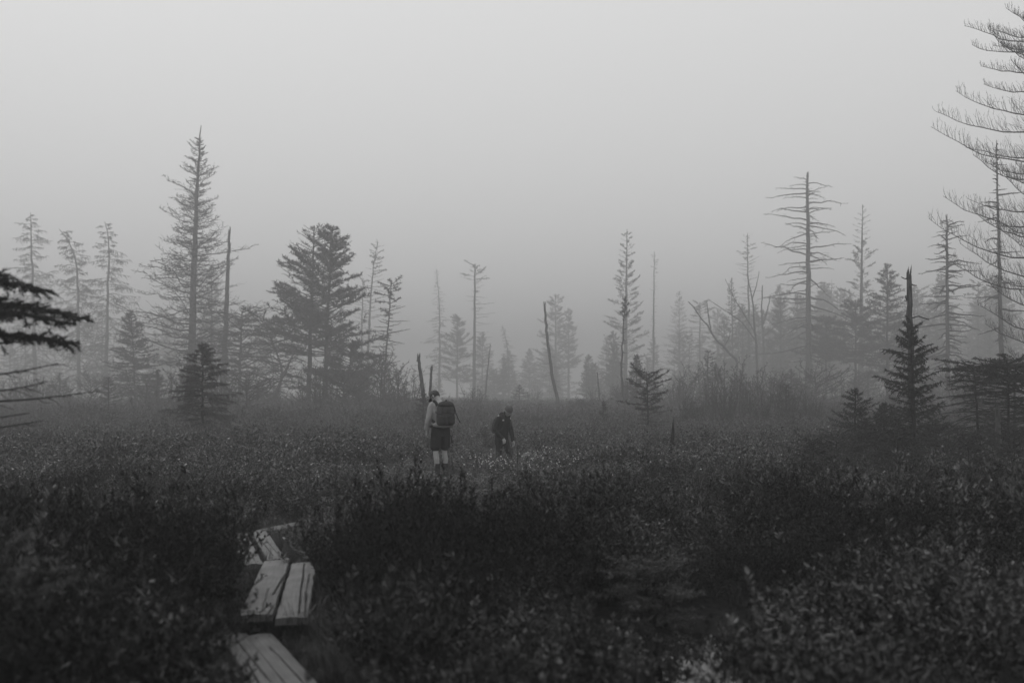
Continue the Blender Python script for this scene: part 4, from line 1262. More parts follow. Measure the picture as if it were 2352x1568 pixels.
def grow():
    r = np.random.default_rng(33)
    near = [shrub_mesh('heath_shrub', 40 + i, stems=12, leaves=22, ll=(.042, .046, .06, .07, .065)[i], lw=(.014, .016, .022, .03, .024)[i], twigs=6, low=.42, lm=M[('darkheath', 'darkheath', 'heath', 'paleheath', 'heath')[i]]) for i in range(5)]
    mid = [shrub_mesh('heath_shrub', 60 + i, stems=10, leaves=14, ll=.085, lw=.034, twigs=4, simple=True, sr=.006, lm=M[('heath', 'heath', 'paleheath', 'paleheath')[i]]) for i in range(4)]
    # heath
    xy = sample_field(r, ((1.4, 4, 22), (4, 9, 22), (9, 16, 17)))
    h = heath_height(xy[:, 0], xy[:, 1])
    h = clear_view(xy[:, 0], xy[:, 1], h * 1.1)
    k = keep_open(xy[:, 0], xy[:, 1]) & (r.uniform(0, 1, len(xy)) < np.clip(h / .36, .25, 1)) & (h > .12)
    A = xy[k]
    xy2 = sample_field(r, ((16, 32, 10), (32, 60, 5.0), (60, 110, 1.8), (110, 200, .5)))
    k2 = keep_open(xy2[:, 0], xy2[:, 1]) & ((vnoise(xy2[:, 0] / 1.6, xy2[:, 1] / 1.6, 78) + r.normal(0, .12, len(xy2))) > .2)
    B = xy2[k2]
    P = np.concatenate([A, B]); n = len(P); na = len(A)
    hh = clear_view(P[:, 0], P[:, 1], heath_height(P[:, 0], P[:, 1]) * r.uniform(.75, 1.15, n))
    z = gh(P[:, 0], P[:, 1])
    wid = np.where(np.arange(n) < na, .42 + .45 * hh, .55 + .5 * hh) * r.uniform(.8, 1.2, n)
    wid = wid * np.where(P[:, 1] > 60, 1.7, 1)
    scl = np.stack([wid, wid, hh * 1.05], -1)
    rot = np.stack([r.normal(0, .14, n), r.normal(0, .14, n), r.uniform(0, 6.28, n)], -1)
    pt = vnoise(P[:, 0] / 1.5, P[:, 1] / 1.5, 91) * .65 + vnoise(P[:, 0] / .5, P[:, 1] / .5, 92) * .35 + r.normal(0, .05, n)
    pt = pt * .5 + .5 * (.25 + .55 * domes(P[:, 0], P[:, 1], 1.45, 21, .3, 1.0, True)[1])
    pt = pt - .35 * gauss(P[:, 0], P[:, 1], xat(1060, 7), 7.2, 1.1, 1.6) - .06 * np.clip((7 - P[:, 1]) / 4, 0, 1)
    lev = np.digitize(pt, (.36, .46, .56, .65))
    idx = np.where(np.arange(n) < na, lev, 5 + np.clip(lev, 0, 3))
    scatter('heath_undergrowth', 'dense low heath shrubs covering the bog', 'heath', near + mid, np.stack([P[:, 0], P[:, 1], z], -1), rot, scl, idx)
    # sedges
    sed = [sedge_mesh('sedge_tuft', 80 + i, n=44, w=.010, arch=1.0) for i in range(3)] + [sedge_mesh('sedge_tuft', 90 + i, n=26, w=.02) for i in range(2)]
    xy = sample_field(r, ((2, 9, 14), (9, 16, 12), (16, 30, 8), (30, 50, 2)))
    x, y = xy.T
    pd = plank_dist(x, y)
    want = np.clip(1.15 - pd / .8, 0, 1) + gauss(x, y, -.8, 18.5, 4.5, 6) + .9 * gauss(x, y, -2.0, 11.5, 1.6, 1.8) + .8 * gauss(x, y, .4, 6.0, .6, .9) + .7 * gauss(x, y, 2.6, 5.2, .7, 1.0) + .14
    want = want + .5 * (vnoise(x / 2.2, y / 2.2, 55) - .45)
    k = (pd > .02) & (want > r.uniform(0, 1.1, len(x))) & ((((x - POOL[0]) / .3) ** 2 + ((y - POOL[1]) / .75) ** 2 > 1) | (r.uniform(0, 1, len(x)) < .14)) & (np.hypot(x, y) > 1.6)
    x, y = x[k], y[k]; n = len(x)
    hh = (.22 + .3 * vnoise(x / 1.3, y / 1.3, 56)) * r.uniform(.7, 1.25, n)
    hin = ((x - POOL[0]) / .3) ** 2 + ((y - POOL[1]) / .75) ** 2 < 1
    hh = np.where(hin, hh, clear_view(x, y, hh, .95, .06))
    # long arching blades below the end of the middle planks
    ex = np.array([(-1.12, 6.35), (-1.25, 6.55), (-.98, 6.2), (-1.05, 5.9), (-.88, 6.0), (-.95, 5.6), (-.8, 5.75), (-1.0, 6.55), (-.75, 5.4), (-.85, 5.2), (-.7, 6.3), (-1.42, 6.62), (-1.6, 6.66), (-.9, 6.4), (-.72, 5.05)])
    ex = np.concatenate([ex, ex + r.normal(0, .06, ex.shape), ex + r.normal(0, .08, ex.shape)])
    x = np.concatenate([x, ex[:, 0]]); y = np.concatenate([y, ex[:, 1]])
    hh = np.concatenate([hh, r.uniform(.2, .42, len(ex))]); n = len(x)
    scl = np.stack([hh * 1.1, hh * 1.1, hh], -1)
    rot = np.stack([r.normal(0, .1, n), r.normal(0, .1, n), r.uniform(0, 6.28, n)], -1)
    idx = np.where(y < 14, r.integers(0, 3, n), 3 + r.integers(0, 2, n))
    scatter('sedge_grass', 'tufts of sedge growing along the boardwalk and between the shrubs', 'grass', sed, np.stack([x, y, gh(x, y)], -1), rot, scl, idx)
    # short turf of sedge pressing against the planks
    xx, yy = r.uniform(-4.5, .5, 22000), r.uniform(3.5, 13.5, 22000)
    pd = plank_dist(xx, yy)
    k = (pd > .0) & (pd < .95) & (r.uniform(0, 1, 22000) < 1.1 - pd)
    xx, yy = xx[k], yy[k]; n = len(xx)
    hh = r.uniform(.07, .17, n) * (1 + .9 * (r.uniform(0, 1, n) < .06))
    scatter('short_sedge', 'short sedge and moss pressing against the boardwalk planks', 'grass', sed[:3], np.stack([xx, yy, gh(xx, yy)], -1),
            np.stack([r.normal(0, .15, n), r.normal(0, .15, n), r.uniform(0, 6.28, n)], -1), np.stack([hh * 1.2, hh * 1.2, hh], -1), r.integers(0, 3, n))
    # cotton grass
    pts = []
    for (px, py, sx, sy, nn) in ((1120, 1058, 30, 7, 40), (1230, 1052, 40, 12, 62), (1160, 1060, 36, 6, 40), (1290, 1045, 30, 16, 34), (1010, 1050, 60, 22, 14), (700, 1025, 110, 26, 46), (860, 1075, 90, 25, 40),
                            (1330, 1010, 110, 22, 60), (1700, 1035, 190, 22, 60), (1190, 985, 60, 18, 26), (1480, 1045, 120, 25, 34)):
        for _ in range(nn):
            a, b = r.normal(px, sx), r.normal(py, sy)
            hgt = r.uniform(.3, .5)
            if b < 955: continue
            Y = (CAMZ - hgt) * F / (b - HOR)
            if Y > 45 or Y < 11: continue
            pts.append((xat(a, Y), Y, hgt))
    p = np.array(pts); n = len(p)
    g0 = gh(p[:, 0], p[:, 1])
    s = np.stack([np.ones(n), np.ones(n), np.ones(n)], -1) * (p[:, 2] - g0 * .0)[:, None]
    s[:, :2] = 1.0
    hd = r.uniform(.75, 1.25, n)
    cot = [cotton_mesh('cotton_grass', 95 + i) for i in range(4)]
    # heads keep their size: squash is avoided by scaling evenly
    s = np.repeat((p[:, 2] * hd)[:, None], 3, 1)
    scatter('cotton_grass', 'white tufts of cotton grass dotted over the wet lawn by the hikers', 'cotton grass', cot, np.stack([p[:, 0], p[:, 1], g0], -1),
            np.stack([r.normal(0, .1, n), r.normal(0, .1, n), r.uniform(0, 6.28, n)], -1), s, r.integers(0, 4, n))
grow()

# single larger bushes one can tell apart
def bush(name, label, px, py, Y, width, seed, ll=.06, lw=.024, stems=26, leaves=30, lm='bushleaf'):
    b = base(px, Y, .02); H = top_h(py, Y, px)
    me = shrub_mesh(name, seed, stems=stems, leaves=leaves, ll=ll / H, lw=lw / H, spread=width / H * .5, low=.3, twigs=7, lm=M[lm], sr=.006 / H)
    root = empty(name, b)
    # stems and leaves as two parts of the bush
    import bmesh
    for part, keep in (('leaves', 0), ('stems', 1)):
        bm = bmesh.new(); bm.from_mesh(me)
        bmesh.ops.delete(bm, geom=[f for f in bm.faces if f.material_index != keep], context='FACES')
        for f in bm.faces: f.material_index = 0
        m2 = bpy.data.meshes.new(part); bm.to_mesh(m2); bm.free()
        o = link(part, m2, root, [M[lm] if keep == 0 else M['stem']])
        if keep == 1: o['kind'] = 'stuff'
        else: o['kind'] = 'stuff'
    bpy.data.meshes.remove(me)
    root.scale = (H, H, H)
    root.rotation_euler = (0, 0, seed)
    tag(root, label, 'bush')
bush('leafy_bush', 'broad-leaved bush with pale shiny leaves below the large young spruce', 2040, 1045, 10.5, 1.3, 201, .06, .027, 34, 34)
bush('leafy_bush', 'broad-leaved bush at the right, next to the pale shiny one', 2180, 1120, 9.2, 1.0, 202, .05, .02, 26, 30)
bush('leafy_bush', 'pale leafy bush near the right edge of the foreground', 2100, 1200, 7.6, .8, 203, .045, .018, 24, 30)
bush('leafy_bush', 'pale leafy bush right of the small foreground spruce', 1830, 1230, 8.4, .8, 204, .045, .018, 24, 30)
bush('leafy_bush', 'tall sprigged bush at the top of the dark central mound', 1250, 1120, 9.0, .6, 205, .05, .022, 18, 28)
bush('leafy_bush', 'leafy bush overhanging the left side of the boardwalk', 425, 1215, 9.4, .7, 206, .045, .016, 28, 32)
bush('leafy_bush', 'blurred leafy bush at the bottom edge left of the boardwalk', 190, 1390, 4.9, .8, 207, .05, .02, 28, 30)
bush('leafy_bush', 'leafy bush in the middle of the left heath', 440, 1120, 12.5, 1.0, 208, .055, .022, 26, 28)
bush('leafy_bush', 'dark leafy bush at the right shoulder of the boardwalk', 950, 1225, 8.2, .9, 209, .04, .014, 30, 32)
bush('leafy_bush', 'tall pale sprigs at the bottom right of the picture', 1905, 1480, 5.2, .6, 210, .045, .02, 18, 28)
bush('leafy_bush', 'sparse thin-stemmed bush beside the bog pool', 1725, 1440, 6.6, .5, 211, .035, .012, 18, 24)

# ------------------------------------------------------------------ hikers
M['skin'] = mat('skin', .34, .6, .3, .08, 20)
M['shirt'] = mat('grey_shirt', .3, .9, .1, .12, 9, .3)
M['shorts'] = mat('dark_shorts', .010, .9, .15, .2, 12, .3)
M['sock'] = mat('dark_sock', .02, .95, .1)
M['boot'] = mat('boot', .03, .8, .2, .3, 20)
M['cap'] = mat('cap', .06, .9, .1, .2, 20)
M['pack'] = mat('pack_fabric', .045, .8, .2, .4, 14, .4)
M['packdark'] = mat('pack_dark', .022, .8, .2, .3, 14)
M['strap'] = mat('strap', .018, .8, .2)
M['pale_strap'] = mat('pale_strap', .5, .7, .2)
M['jacket'] = mat('black_jacket', .008, .85, .15, .25, 8, .3)
M['trousers'] = mat('black_trousers', .008, .9, .15, .25, 8, .3)
M['beanie'] = mat('knit_hat', .11, .95, .1, .2, 60, .4)
M['band'] = mat('hat_band', .22, .95, .1)
M['hair'] = mat('hair', .02, .6, .3, .3, 40)
M['metal'] = mat('pole_shaft', .02, .4, .5)

def chain(g, pts, rads, sides=14, flat=1.0, mat_i=0):
    """tapered tube with rounded ends"""
    P = np.array(pts, float); R = np.array(rads, float)
    d0 = norm(P[0] - P[1]); d1 = norm(P[-1] - P[-2])
    PP = [P[0] + d0 * R[0] * .92, P[0] + d0 * R[0] * .6]; RR = [R[0] * .35, R[0] * .78]
    for a in range(len(P) - 1):
        for s in np.linspace(0, 1, 5)[:-1]:
            PP.append(P[a] * (1 - s) + P[a + 1] * s); RR.append(R[a] * (1 - s) + R[a + 1] * s)
    PP += [P[-1], P[-1] + d1 * R[-1] * .6, P[-1] + d1 * R[-1] * .92]; RR += [R[-1], R[-1] * .78, R[-1] * .35]
    g.tubes(np.array([PP]), np.array([RR]), sides, mat_i, cap=True)

def slices(g, sl, k=22, power=2.4):
    """stack of rounded horizontal sections (z, cx, cy, half width, half depth)"""
    an = np.arange(k) / k * 2 * np.pi
    ca, sa = np.cos(an), np.sin(an)
    ex = np.sign(ca) * np.abs(ca) ** (2 / power); ey = np.sign(sa) * np.abs(sa) ** (2 / power)
    z = np.array([s[0] for s in sl]); zz = np.linspace(z[0], z[-1], 40)
    if z[0] > z[-1]: raise ValueError
    c = [np.interp(zz, z, [s[i] for s in sl]) for i in range(1, 5)]
    V = np.stack([c[0][:, None] + c[2][:, None] * ex[None], c[1][:, None] + c[3][:, None] * ey[None], np.repeat(zz[:, None], k, 1)], -1)
    idx = np.arange(40 * k).reshape(40, k)
    q = np.stack([idx[:-1], np.roll(idx[:-1], -1, 1), np.roll(idx[1:], -1, 1), idx[1:]], -1).reshape(-1, 4)
    t = [(0, j + 1, j) for j in range(1, k - 1)] + [(39 * k, 39 * k + j, 39 * k + j + 1) for j in range(1, k - 1)]
    g.add(V, q, t)

def ellipsoid(g, c, rad, rot=None, ku=20, kv=12, v0=0.0, v1=1.0, mat_i=0):
    """v0..v1: share of the height kept (0 bottom pole, 1 top pole)"""
    ph = np.linspace(-math.pi / 2 + math.pi * v0, -math.pi / 2 + math.pi * v1, kv)
    th = np.arange(ku) / ku * 2 * np.pi
    V = np.stack([np.cos(ph)[:, None] * np.cos(th)[None] * rad[0], np.cos(ph)[:, None] * np.sin(th)[None] * rad[1], np.repeat(np.sin(ph)[:, None], ku, 1) * rad[2]], -1)
    if rot is not None:
        V = V @ np.array(rot.to_matrix()).T
    V = V + np.array(c)
    idx = np.arange(ku * kv).reshape(kv, ku)
    q = np.stack([idx[:-1], np.roll(idx[:-1], -1, 1), np.roll(idx[1:], -1, 1), idx[1:]], -1).reshape(-1, 4)
    t = [(0, j + 1, j) for j in range(1, ku - 1)] + [((kv - 1) * ku, (kv - 1) * ku + j, (kv - 1) * ku + j + 1) for j in range(1, ku - 1)]
    g.add(V, q, t, mat_i)

def fused(name, g, parent, m, voxel=.009, smooth=3):
    """one continuous surface out of overlapping solids"""
    o = link(name, g.mesh(name, [m]), parent)
    md = o.modifiers.new('fuse', 'REMESH'); md.mode = 'VOXEL'; md.voxel_size = voxel; md.use_smooth_shade = True
    sm = o.modifiers.new('soften', 'SMOOTH'); sm.factor = .5; sm.iterations = smooth
    return o

def hand(g, wrist, d, side, palm_n, curl=.5, s=1.0):
    """palm, four fingers and a thumb; d = direction of the forearm, side = towards the thumb"""
    w = np.array(wrist, float); d = norm(np.array(d, float)); sd = norm(np.array(side, float)); n = norm(np.array(palm_n, float))
    for k in (-1, 0, 1):
        chain(g, [w + sd * k * .016 * s, w + d * .085 * s + sd * k * .026 * s], [.022 * s, .017 * s], 8)
    ln = (.062, .074, .07, .056)
    for k in range(4):
        b = w + d * .088 * s + sd * (.033 - .022 * k) * s
        m1 = b + (d * math.cos(curl * .6) + n * math.sin(curl * .6)) * ln[k] * .5 * s
        m2 = m1 + (d * math.cos(curl * 1.6) + n * math.sin(curl * 1.6)) * ln[k] * .5 * s
        chain(g, [b, m1, m2], [.0095 * s, .0088 * s, .0075 * s], 8)
    tb = w + d * .03 * s + sd * .03 * s
    t1 = tb + (d * .6 + sd * .7 + n * .2) * .035 * s
    t2 = t1 + (d * .9 + sd * .1 + n * .4) * .03 * s
    chain(g, [tb, t1, t2], [.013 * s, .011 * s, .009 * s], 8)

def head(g, c, rot, s=1.0):
    R = np.array(rot.to_matrix())
    def pt(x, y, z): return np.array(c) + R @ (np.array([x, y, z]) * s)
    ellipsoid(g, c, (.076 * s, .096 * s, .108 * s), rot)
    ellipsoid(g, pt(0, .02, -.06), (.058 * s, .072 * s, .062 * s), rot)          # jaw
    chain(g, [pt(0, .088, .012), pt(0, .108, -.024)], [.009 * s, .014 * s], 8)   # nose
    chain(g, [pt(-.02, .088, -.055), pt(.02, .088, -.055)], [.009 * s, .009 * s], 8)   # mouth
    for sx in (-1, 1):
        ellipsoid(g, pt(sx * .077, -.008, -.012), (.011 * s, .02 * s, .032 * s), rot, 10, 8)   # ears
        ellipsoid(g, pt(sx * .033, .078, .012), (.016 * s, .012 * s, .011 * s), rot, 10, 8)    # eyes

def hiker_one():
    Y = HK1[1]
    loc = (HK1[0], HK1[1], ghf(*HK1) - .0)
    rz = math.radians(22)
    root = empty('person', loc, rz)
    tag(root, 'hiker in grey long-sleeved top and dark shorts, back turned, head bowed under a cap', 'person')
    hr = Euler((math.radians(-38), math.radians(6), math.radians(38)), 'XYZ')
    hc = (-.075, .15, 1.605)
    sh = 1.44
    g = Geo()
    slices(g, [(.86, 0, 0, .165, .11), (.97, 0, 0, .165, .115), (1.1, 0, .01, .15, .105), (1.28, 0, .02, .175, .118), (1.4, 0, .03, .185, .105), (1.46, 0, .04, .13, .08), (1.51, -.01, .06, .065, .06)])
    chain(g, [(0, .05, 1.46), (-.045, .11, 1.57)], [.062, .056])
    head(g, hc, hr)
    for s, kn, an, to in ((-1, (-.095, .03, .5), (-.075, -.03, .10), (-.13, .13, .045)), (1, (.10, .07, .5), (.115, .05, .10), (.12, .22, .045))):
        chain(g, [(s * .09, 0, .9), (s * .095, .02, .72), kn], [.088, .078, .057])
        chain(g, [kn, (kn[0] * .55 + an[0] * .45 + s * .005, kn[1] * .5 + an[1] * .5 - .018, .34), an], [.055, .057, .038])
        chain(g, [an, to], [.042, .036])
    # left arm hangs, right arm bent forward
    chain(g, [(-.19, .02, 1.41), (-.255, -.015, 1.15), (-.275, .05, .93)], [.052, .043, .03])
    hand(g, (-.275, .05, .92), (-.02, .12, -1), (.25, 1, .1), (1, -.2, 0), .5)
    chain(g, [(.19, .03, 1.41), (.245, .04, 1.15), (.17, .22, 1.02)], [.052, .043, .03])
    hand(g, (.17, .22, 1.02), (-.4, .9, -.1), (-.3, .2, 1), (-.6, -.6, 0), .9)
    fused('body', g, root, M['skin'], .008, 2)
    # clothes
    g = Geo()
    slices(g, [(.93, 0, 0, .186, .134), (1.0, 0, 0, .18, .132), (1.1, 0, .01, .172, .128), (1.28, 0, .02, .192, .136), (1.41, 0, .03, .198, .12), (1.465, 0, .04, .14, .09), (1.50, -.01, .06, .078, .07)])
    for s, el, wr in ((-1, (-.257, -.017, 1.15), (-.277, .045, .945)), (1, (.247, .038, 1.15), (.172, .215, 1.03))):
        chain(g, [(s * .175, .025, 1.425), (s * .205, .015, 1.36), el, wr], [.066, .068, .058, .046])
        e = np.array(el); w_ = np.array(wr)
        for k in range(5):       # creases round the forearm
            c = e + (w_ - e) * (.12 + .2 * k)
            chain(g, [c + (-.012, 0, -.01), c + (.012, .005, .01)], [.056 - .004 * k + .004 * (k % 2), .055 - .004 * k], 10)
    fused('shirt', g, root, M['shirt'], .009, 2)
    g = Geo()
    slices(g, [(.80, 0, -.005, .192, .135), (.88, 0, -.005, .192, .14), (.97, 0, 0, .186, .136), (1.005, 0, 0, .182, .134)])
    for s, kn in ((-1, (-.103, .03, .59)), (1, (.108, .05, .60))):
        chain(g, [(s * .09, 0, .87), (s * .098, .01, .74), kn], [.108, .108, .104])
        g.tubes(np.array([[(kn[0], kn[1], .70), (kn[0], kn[1], kn[2] - .03)]]), np.array([[.106, .112]]), 16, cap=True)
    fused('shorts', g, root, M['shorts'], .009, 2)
    for an, to in (((-.075, -.03), (-.15, .13)), ((.115, .05), (.12, .22))):
        g = Geo(); g.tubes(np.array([[(an[0], an[1], .12), (an[0], an[1], .19), (an[0], an[1] - .003, .255)]]), np.array([[.052, .052, .055]]), 14, cap=True)
        link('sock', g.mesh('sock', [M['sock']]), root)
        g = Geo()
        chain(g, [(an[0], an[1] - .03, .06), (to[0], to[1], .045)], [.055, .046])
        chain(g, [(an[0], an[1], .06), (an[0], an[1], .15)], [.058, .058])
        fused('boot', g, root, M['boot'], .009, 2)
    R = np.array(hr.to_matrix()); hcv = np.array(hc)
    g = Geo()
    ellipsoid(g, hcv + R @ np.array([0, -.005, .012]), (.086, .108, .112), hr, 22, 10, v0=.5)
    cp = link('cap', g.mesh('cap', [M['cap']]), root)
    g = Geo()
    n = 12
    th = np.linspace(-1.15, 1.15, n)
    inner = np.stack([.082 * np.sin(th), .1 * np.cos(th), np.full(n, .012)], -1)
    outer = np.stack([.085 * np.sin(th), .1 * np.cos(th) + .075 * np.cos(th) ** .6, np.full(n, -.01)], -1)
    V = np.concatenate([inner, outer, inner - [0, 0, .006], outer - [0, 0, .006]]) @ R.T + hcv
    q = []
    for i in range(n - 1):
        q += [(i, i + 1, n + i + 1, n + i), (2 * n + i + 1, 2 * n + i, 3 * n + i, 3 * n + i + 1), (n + i, n + i + 1, 3 * n + i + 1, 3 * n + i)]
    g.add(V, q)
    link('brim', g.mesh('brim', [M['cap']]), cp)
    g = Geo(); ellipsoid(g, hcv + R @ np.array([0, -.012, -.004]), (.0795, .097, .1), hr, 20, 10, v0=.36, v1=.6)
    link('hair', g.mesh('hair', [M['hair']]), root)

    # backpack, worn on the back (-y)
    bp = empty('backpack', loc, rz)
    tag(bp, 'dark worn backpack with lid and pockets on the back of the first hiker', 'backpack')
    g = Geo()
    slices(g, [(1.02, .03, -.21, .135, .07), (1.05, .03, -.215, .165, .095), (1.2, .03, -.22, .17, .10), (1.36, .03, -.215, .155, .092), (1.43, .03, -.2, .13, .075)], power=2.7)
    fused('pack_body', g, bp, M['pack'], .011, 3)
    g = Geo()
    slices(g, [(1.40, .035, -.215, .14, .10), (1.43, .035, -.22, .15, .11), (1.475, .04, -.205, .125, .09), (1.505, .045, -.19, .07, .05)], power=2.5)
    fused('lid', g, bp, M['packdark'], .011, 3)
    for x, zz in ((-.05, 1.13), (.11, 1.13)):
        g = Geo(); slices(g, [(zz - .08, x, -.32, .055, .02), (zz - .06, x, -.325, .066, .035), (zz + .07, x, -.325, .066, .035), (zz + .09, x, -.32, .055, .02)], power=3.5)
        fused('pocket', g, bp, M['packdark'], .01, 2)
    g = Geo(); slices(g, [(1.27, .03, -.32, .085, .012), (1.28, .03, -.325, .095, .022), (1.37, .03, -.315, .09, .022), (1.38, .03, -.31, .08, .012)], power=3.5)
    fused('pocket', g, bp, M['pack'], .009, 2)
    def strip(name, pts, w, m, parent):
        P = np.array(pts, float); n = 16
        s = np.linspace(0, len(P) - 1, n)
        C = np.stack([np.interp(s, np.arange(len(P)), P[:, k]) for k in range(3)], -1)
        C[1:-1] = .25 * C[:-2] + .5 * C[1:-1] + .25 * C[2:]
        T = np.gradient(C, axis=0); N = norm(C - np.array([0, .0, 1.2]) * np.array([1, 1, 0]) - np.stack([0 * C[:, 0], 0 * C[:, 1], C[:, 2]], -1) + 1e-4)
        S = norm(np.cross(T, N)) * w / 2
        U = norm(np.cross(S, T)) * .006
        V = np.stack([C - S - U, C + S - U, C + S + U, C - S + U], 1)
        g = Geo(); b = np.arange(n - 1)[:, None] * 4
        q = np.concatenate([np.stack([b[:, 0] + k, b[:, 0] + (k + 1) % 4, b[:, 0] + 4 + (k + 1) % 4, b[:, 0] + 4 + k], -1) for k in range(4)])
        g.add(V.reshape(-1, 3), q)
        return link(name, g.mesh(name, [m]), parent)
    for s in (-1, 1):
        strip('shoulder_strap', [(s * .10, -.13, 1.42), (s * .115, -.05, 1.50), (s * .12, .06, 1.505), (s * .125, .15, 1.42), (s * .14, .165, 1.28), (s * .17, .08, 1.14), (s * .15, -.12, 1.08)], .06, M['strap'], bp)
        strip('compression_strap', [(s * .16 + .03, -.14, 1.30), (s * .185 + .03, -.22, 1.28), (s * .12 + .03, -.325, 1.25)], .02, M['strap'], bp)
    g = Geo()
    k = 24; an = np.arange(k + 1) / k * 2 * np.pi
    C = np.stack([.2 * np.cos(an), .152 * np.sin(an), np.full(k + 1, 1.0)], -1)
    V = np.concatenate([C + [0, 0, -.03], C + [0, 0, .03], C * [1.06, 1.06, 1] + [0, 0, .03], C * [1.06, 1.06, 1] + [0, 0, -.03]])
    q = []
    m = k + 1
    for i in range(k):
        for a, b in ((0, 1), (1, 2), (2, 3), (3, 0)):
            q.append((a * m + i, a * m + i + 1, b * m + i + 1, b * m + i))
    g.add(V, q); link('hip_belt', g.mesh('hip_belt', [M['packdark']]), bp)
    g = Geo(); chain(g, [(-.16, -.16, 1.035), (0, -.2, 1.02), (.17, -.18, 1.03)], [.04, .052, .042], 12)
    fused('rolled_layer', g, bp, M['shirt'], .011, 2)
    g = Geo(); g.tubes(np.array([[(.19, -.03, .93), (.215, -.05, .84), (.205, -.06, .80)]]), np.array([[.007, .007, .011]]), 6, cap=True)
    link('loose_strap', g.mesh('loose_strap', [M['strap']]), bp)
    g = Geo(); g.tubes(np.array([[(.19, -.03, .82), (.2, -.05, .72), (.215, -.05, .66)]]), np.array([[.012, .014, .018]]), 8, cap=True)
    link('loose_strap', g.mesh('loose_strap', [M['strap']]), bp)

    bp.scale = (1.1, 1.0, 1.0)
    pl = empty('trekking_pole', loc, rz)
    tag(pl, 'black folded trekking pole slanting off the right side of the backpack', 'trekking pole')
    g = Geo(); g.tubes(np.array([[(.205, -.2, 1.42), (.25, -.19, 1.28), (.345, -.18, 1.09)]]), np.array([[.011, .011, .009]]), 8, cap=True)
    link('shaft', g.mesh('shaft', [M['metal']]), pl)
    g = Geo(); chain(g, [(.207, -.2, 1.41), (.243, -.19, 1.30)], [.017, .019], 10)
    link('grip', g.mesh('grip', [M['strap']]), pl)
    g = Geo(); chain(g, [(.335, -.18, 1.11), (.352, -.18, 1.075)], [.014, .012], 8)
    link('tip_cover', g.mesh('tip_cover', [M['strap']]), pl)

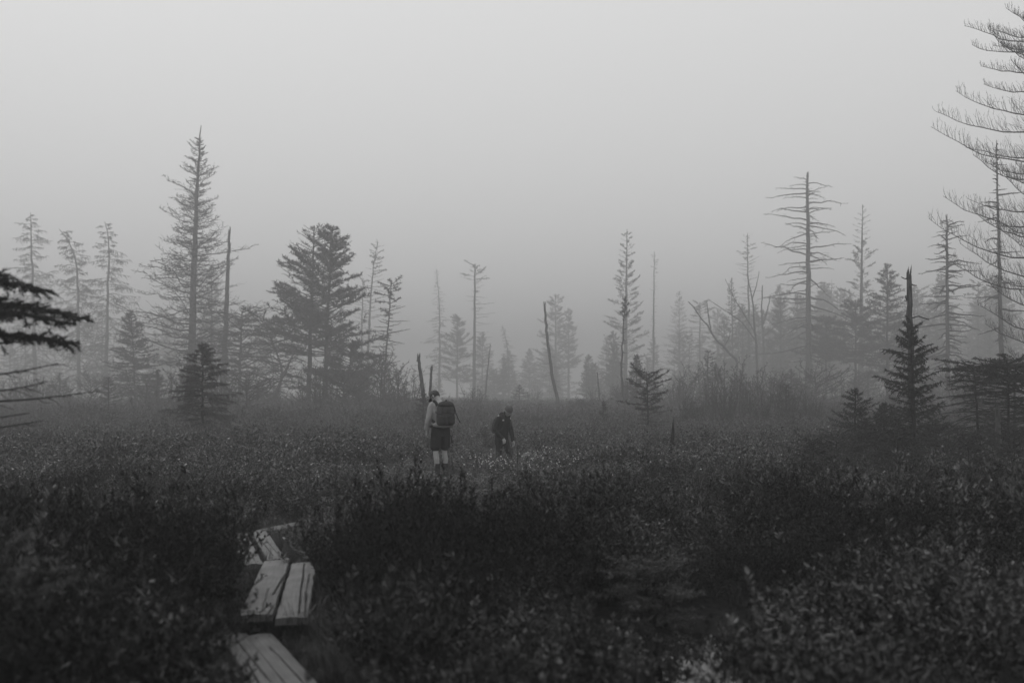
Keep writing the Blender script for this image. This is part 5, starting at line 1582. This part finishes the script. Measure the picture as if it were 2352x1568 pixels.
def hiker_two():
    loc = (HK2[0], HK2[1], ghf(*HK2))
    rz = math.atan2(-.68, -.73)
    root = empty('person', loc, rz)
    tag(root, 'hiker in black jacket and trousers with a grey knit hat, looking down', 'person')
    hr = Euler((math.radians(-44), 0, math.radians(-8)), 'XYZ')
    hc = (0, .235, 1.54)
    g = Geo()
    slices(g, [(.80, 0, -.02, .15, .10), (.93, 0, -.02, .15, .105), (1.06, 0, 0, .135, .1), (1.22, 0, .04, .155, .11), (1.34, 0, .07, .16, .1), (1.40, 0, .09, .11, .075), (1.44, 0, .11, .06, .055)])
    chain(g, [(0, .10, 1.39), (0, .185, 1.49)], [.054, .05])
    head(g, hc, hr, 1.06)
    legs = ((1, (.10, .0, .47), (.10, -.12, .09), (.10, .03, .045)), (-1, (-.10, .16, .48), (-.10, .22, .09), (-.10, .37, .045)))
    for s, kn, an, to in legs:
        chain(g, [(s * .085, 0, .86), kn, an, ], [.08, .055, .038]); chain(g, [an, to], [.04, .034])
    ra = ((.165, .06, 1.33), (.225, -.03, 1.06), (.13, .17, .87))
    la = ((-.165, .06, 1.33), (-.215, .10, 1.05), (-.20, .18, .80))
    for a in (ra, la):
        chain(g, list(a), [.045, .038, .027])
    hand(g, (.125, .18, .86), (-.15, .35, -.9), (-.8, .3, .2), (.3, -.9, 0), .6, .95)
    hand(g, (-.20, .185, .79), (.0, .25, -.95), (.2, 1, .2), (1, -.2, 0), .5, .95)
    fused('body', g, root, M['skin'], .008, 2)
    g = Geo()
    slices(g, [(.70, 0, -.02, .178, .125), (.80, 0, -.02, .18, .13), (.93, 0, -.015, .175, .13), (1.06, 0, .005, .165, .125), (1.22, 0, .045, .178, .13), (1.34, 0, .07, .175, .118), (1.40, 0, .09, .13, .095), (1.46, 0, .10, .095, .085)])
    for a in (ra, la):
        b = np.array(a)
        chain(g, [b[0] * [.9, 1, 1.01], b[1], b[1] + (b[2] - b[1]) * .95], [.066, .058, .046])
    chain(g, [(-.075, .03, 1.44), (0, .0, 1.455), (.075, .03, 1.44)], [.045, .05, .045])      # collar, hood folded down
    fused('jacket', g, root, M['jacket'], .009, 2)
    g = Geo()
    slices(g, [(.74, 0, -.02, .165, .115), (.86, 0, -.02, .165, .115), (.95, 0, -.015, .16, .112)])
    for s, kn, an, to in legs:
        chain(g, [(s * .085, 0, .84), kn, (an[0], an[1], .14)], [.098, .076, .062])
    fused('trousers', g, root, M['trousers'], .009, 2)
    for s, kn, an, to in legs:
        g = Geo(); chain(g, [(an[0], an[1] - .03, .055), to], [.05, .042]); chain(g, [(an[0], an[1], .06), (an[0], an[1], .14)], [.052, .05])
        fused('boot', g, root, M['boot'], .009, 2)
    R = np.array(hr.to_matrix()); hcv = np.array(hc)
    g = Geo(); ellipsoid(g, hcv + R @ np.array([0, -.012, .014]), (.1, .12, .136), hr, 22, 12, v0=.42)
    ht = link('knit_hat', g.mesh('knit_hat', [M['beanie']]), root)
    g = Geo()
    k = 24; an = np.arange(k + 1) / k * 2 * np.pi
    C = np.stack([.102 * np.cos(an), .124 * np.sin(an) - .012, -.008 + .018 * np.sin(an)], -1)
    g.tubes((C @ R.T + hcv)[None], np.full((1, k + 1), .012), 8)
    link('hat_band', g.mesh('hat_band', [M['band']]), ht)
    g = Geo()
    for s in (-1, 1):
        chain(g, [hcv + R @ np.array([s * .078, -.02, -.03]), hcv + R @ np.array([s * .08, .03, -.12]), (s * .085, .17, 1.33)], [.026, .026, .02], 10)
    fused('hair', g, root, M['hair'], .01, 2)
    # small pack with pale straps
    bp = empty('backpack', loc, rz)
    tag(bp, 'small dark backpack with pale shoulder straps worn by the hiker in black', 'backpack')
    g = Geo(); slices(g, [(.98, 0, -.19, .11, .06), (1.02, 0, -.2, .14, .085), (1.2, 0, -.17, .145, .09), (1.34, 0, -.12, .12, .07), (1.38, 0, -.1, .09, .04)], power=3.5)
    fused('pack_body', g, bp, M['pack'], .011, 3)
    for s in (1, -1):
        P = np.array([(s * .09, -.08, 1.36), (s * .11, .0, 1.425), (s * .115, .08, 1.42), (s * .12, .165, 1.36), (s * .115, .19, 1.26), (s * .125, .175, 1.14), (s * .16, .06, 1.04), (s * .14, -.1, 1.0)])
        n = 20; q_ = np.linspace(0, len(P) - 1, n)
        C = np.stack([np.interp(q_, np.arange(len(P)), P[:, j]) for j in range(3)], -1)
        C[1:-1] = .25 * C[:-2] + .5 * C[1:-1] + .25 * C[2:]
        g = Geo(); g.tubes(C[None], np.full((1, n), .018), 8, cap=True)
        ss = link('shoulder_strap', g.mesh('shoulder_strap', [M['strap']]), bp)
        for a, b in (((2, 5), (9, 11)) if s > 0 else ((8, 10),)):
            g = Geo(); g.tubes(C[None, a:b], np.full((1, b - a), .021), 8, cap=True)
            link('pale_pad', g.mesh('pale_pad', [M['pale_strap']]), ss)
hiker_one()
hiker_two()

# pale boulder behind the cotton grass
def boulder(label, px, py, Y, w, seed):
    r = np.random.default_rng(seed)
    b = base(px, Y, .1); H = top_h(py, Y, px) + .1
    g = Geo(); ellipsoid(g, (0, 0, H * .35), (w, w * .8, H * .65), None, 28, 16)
    v = g.v[0]
    v += (np.stack([vnoise(v[:, 0] * 6 + k * 9, v[:, 1] * 6 + v[:, 2] * 4, seed + k) for k in range(3)], -1) - .5) * w * .5
    o = link('boulder', g.mesh('boulder', [mat('pale_stone', .085, .8, .3, .35, 7, .5)]))
    o.location = b
    tag(o, label, 'boulder')
boulder('pale rounded boulder in the grass right of the hiker in black', 1211, 1040, 23.5, .24, 4)
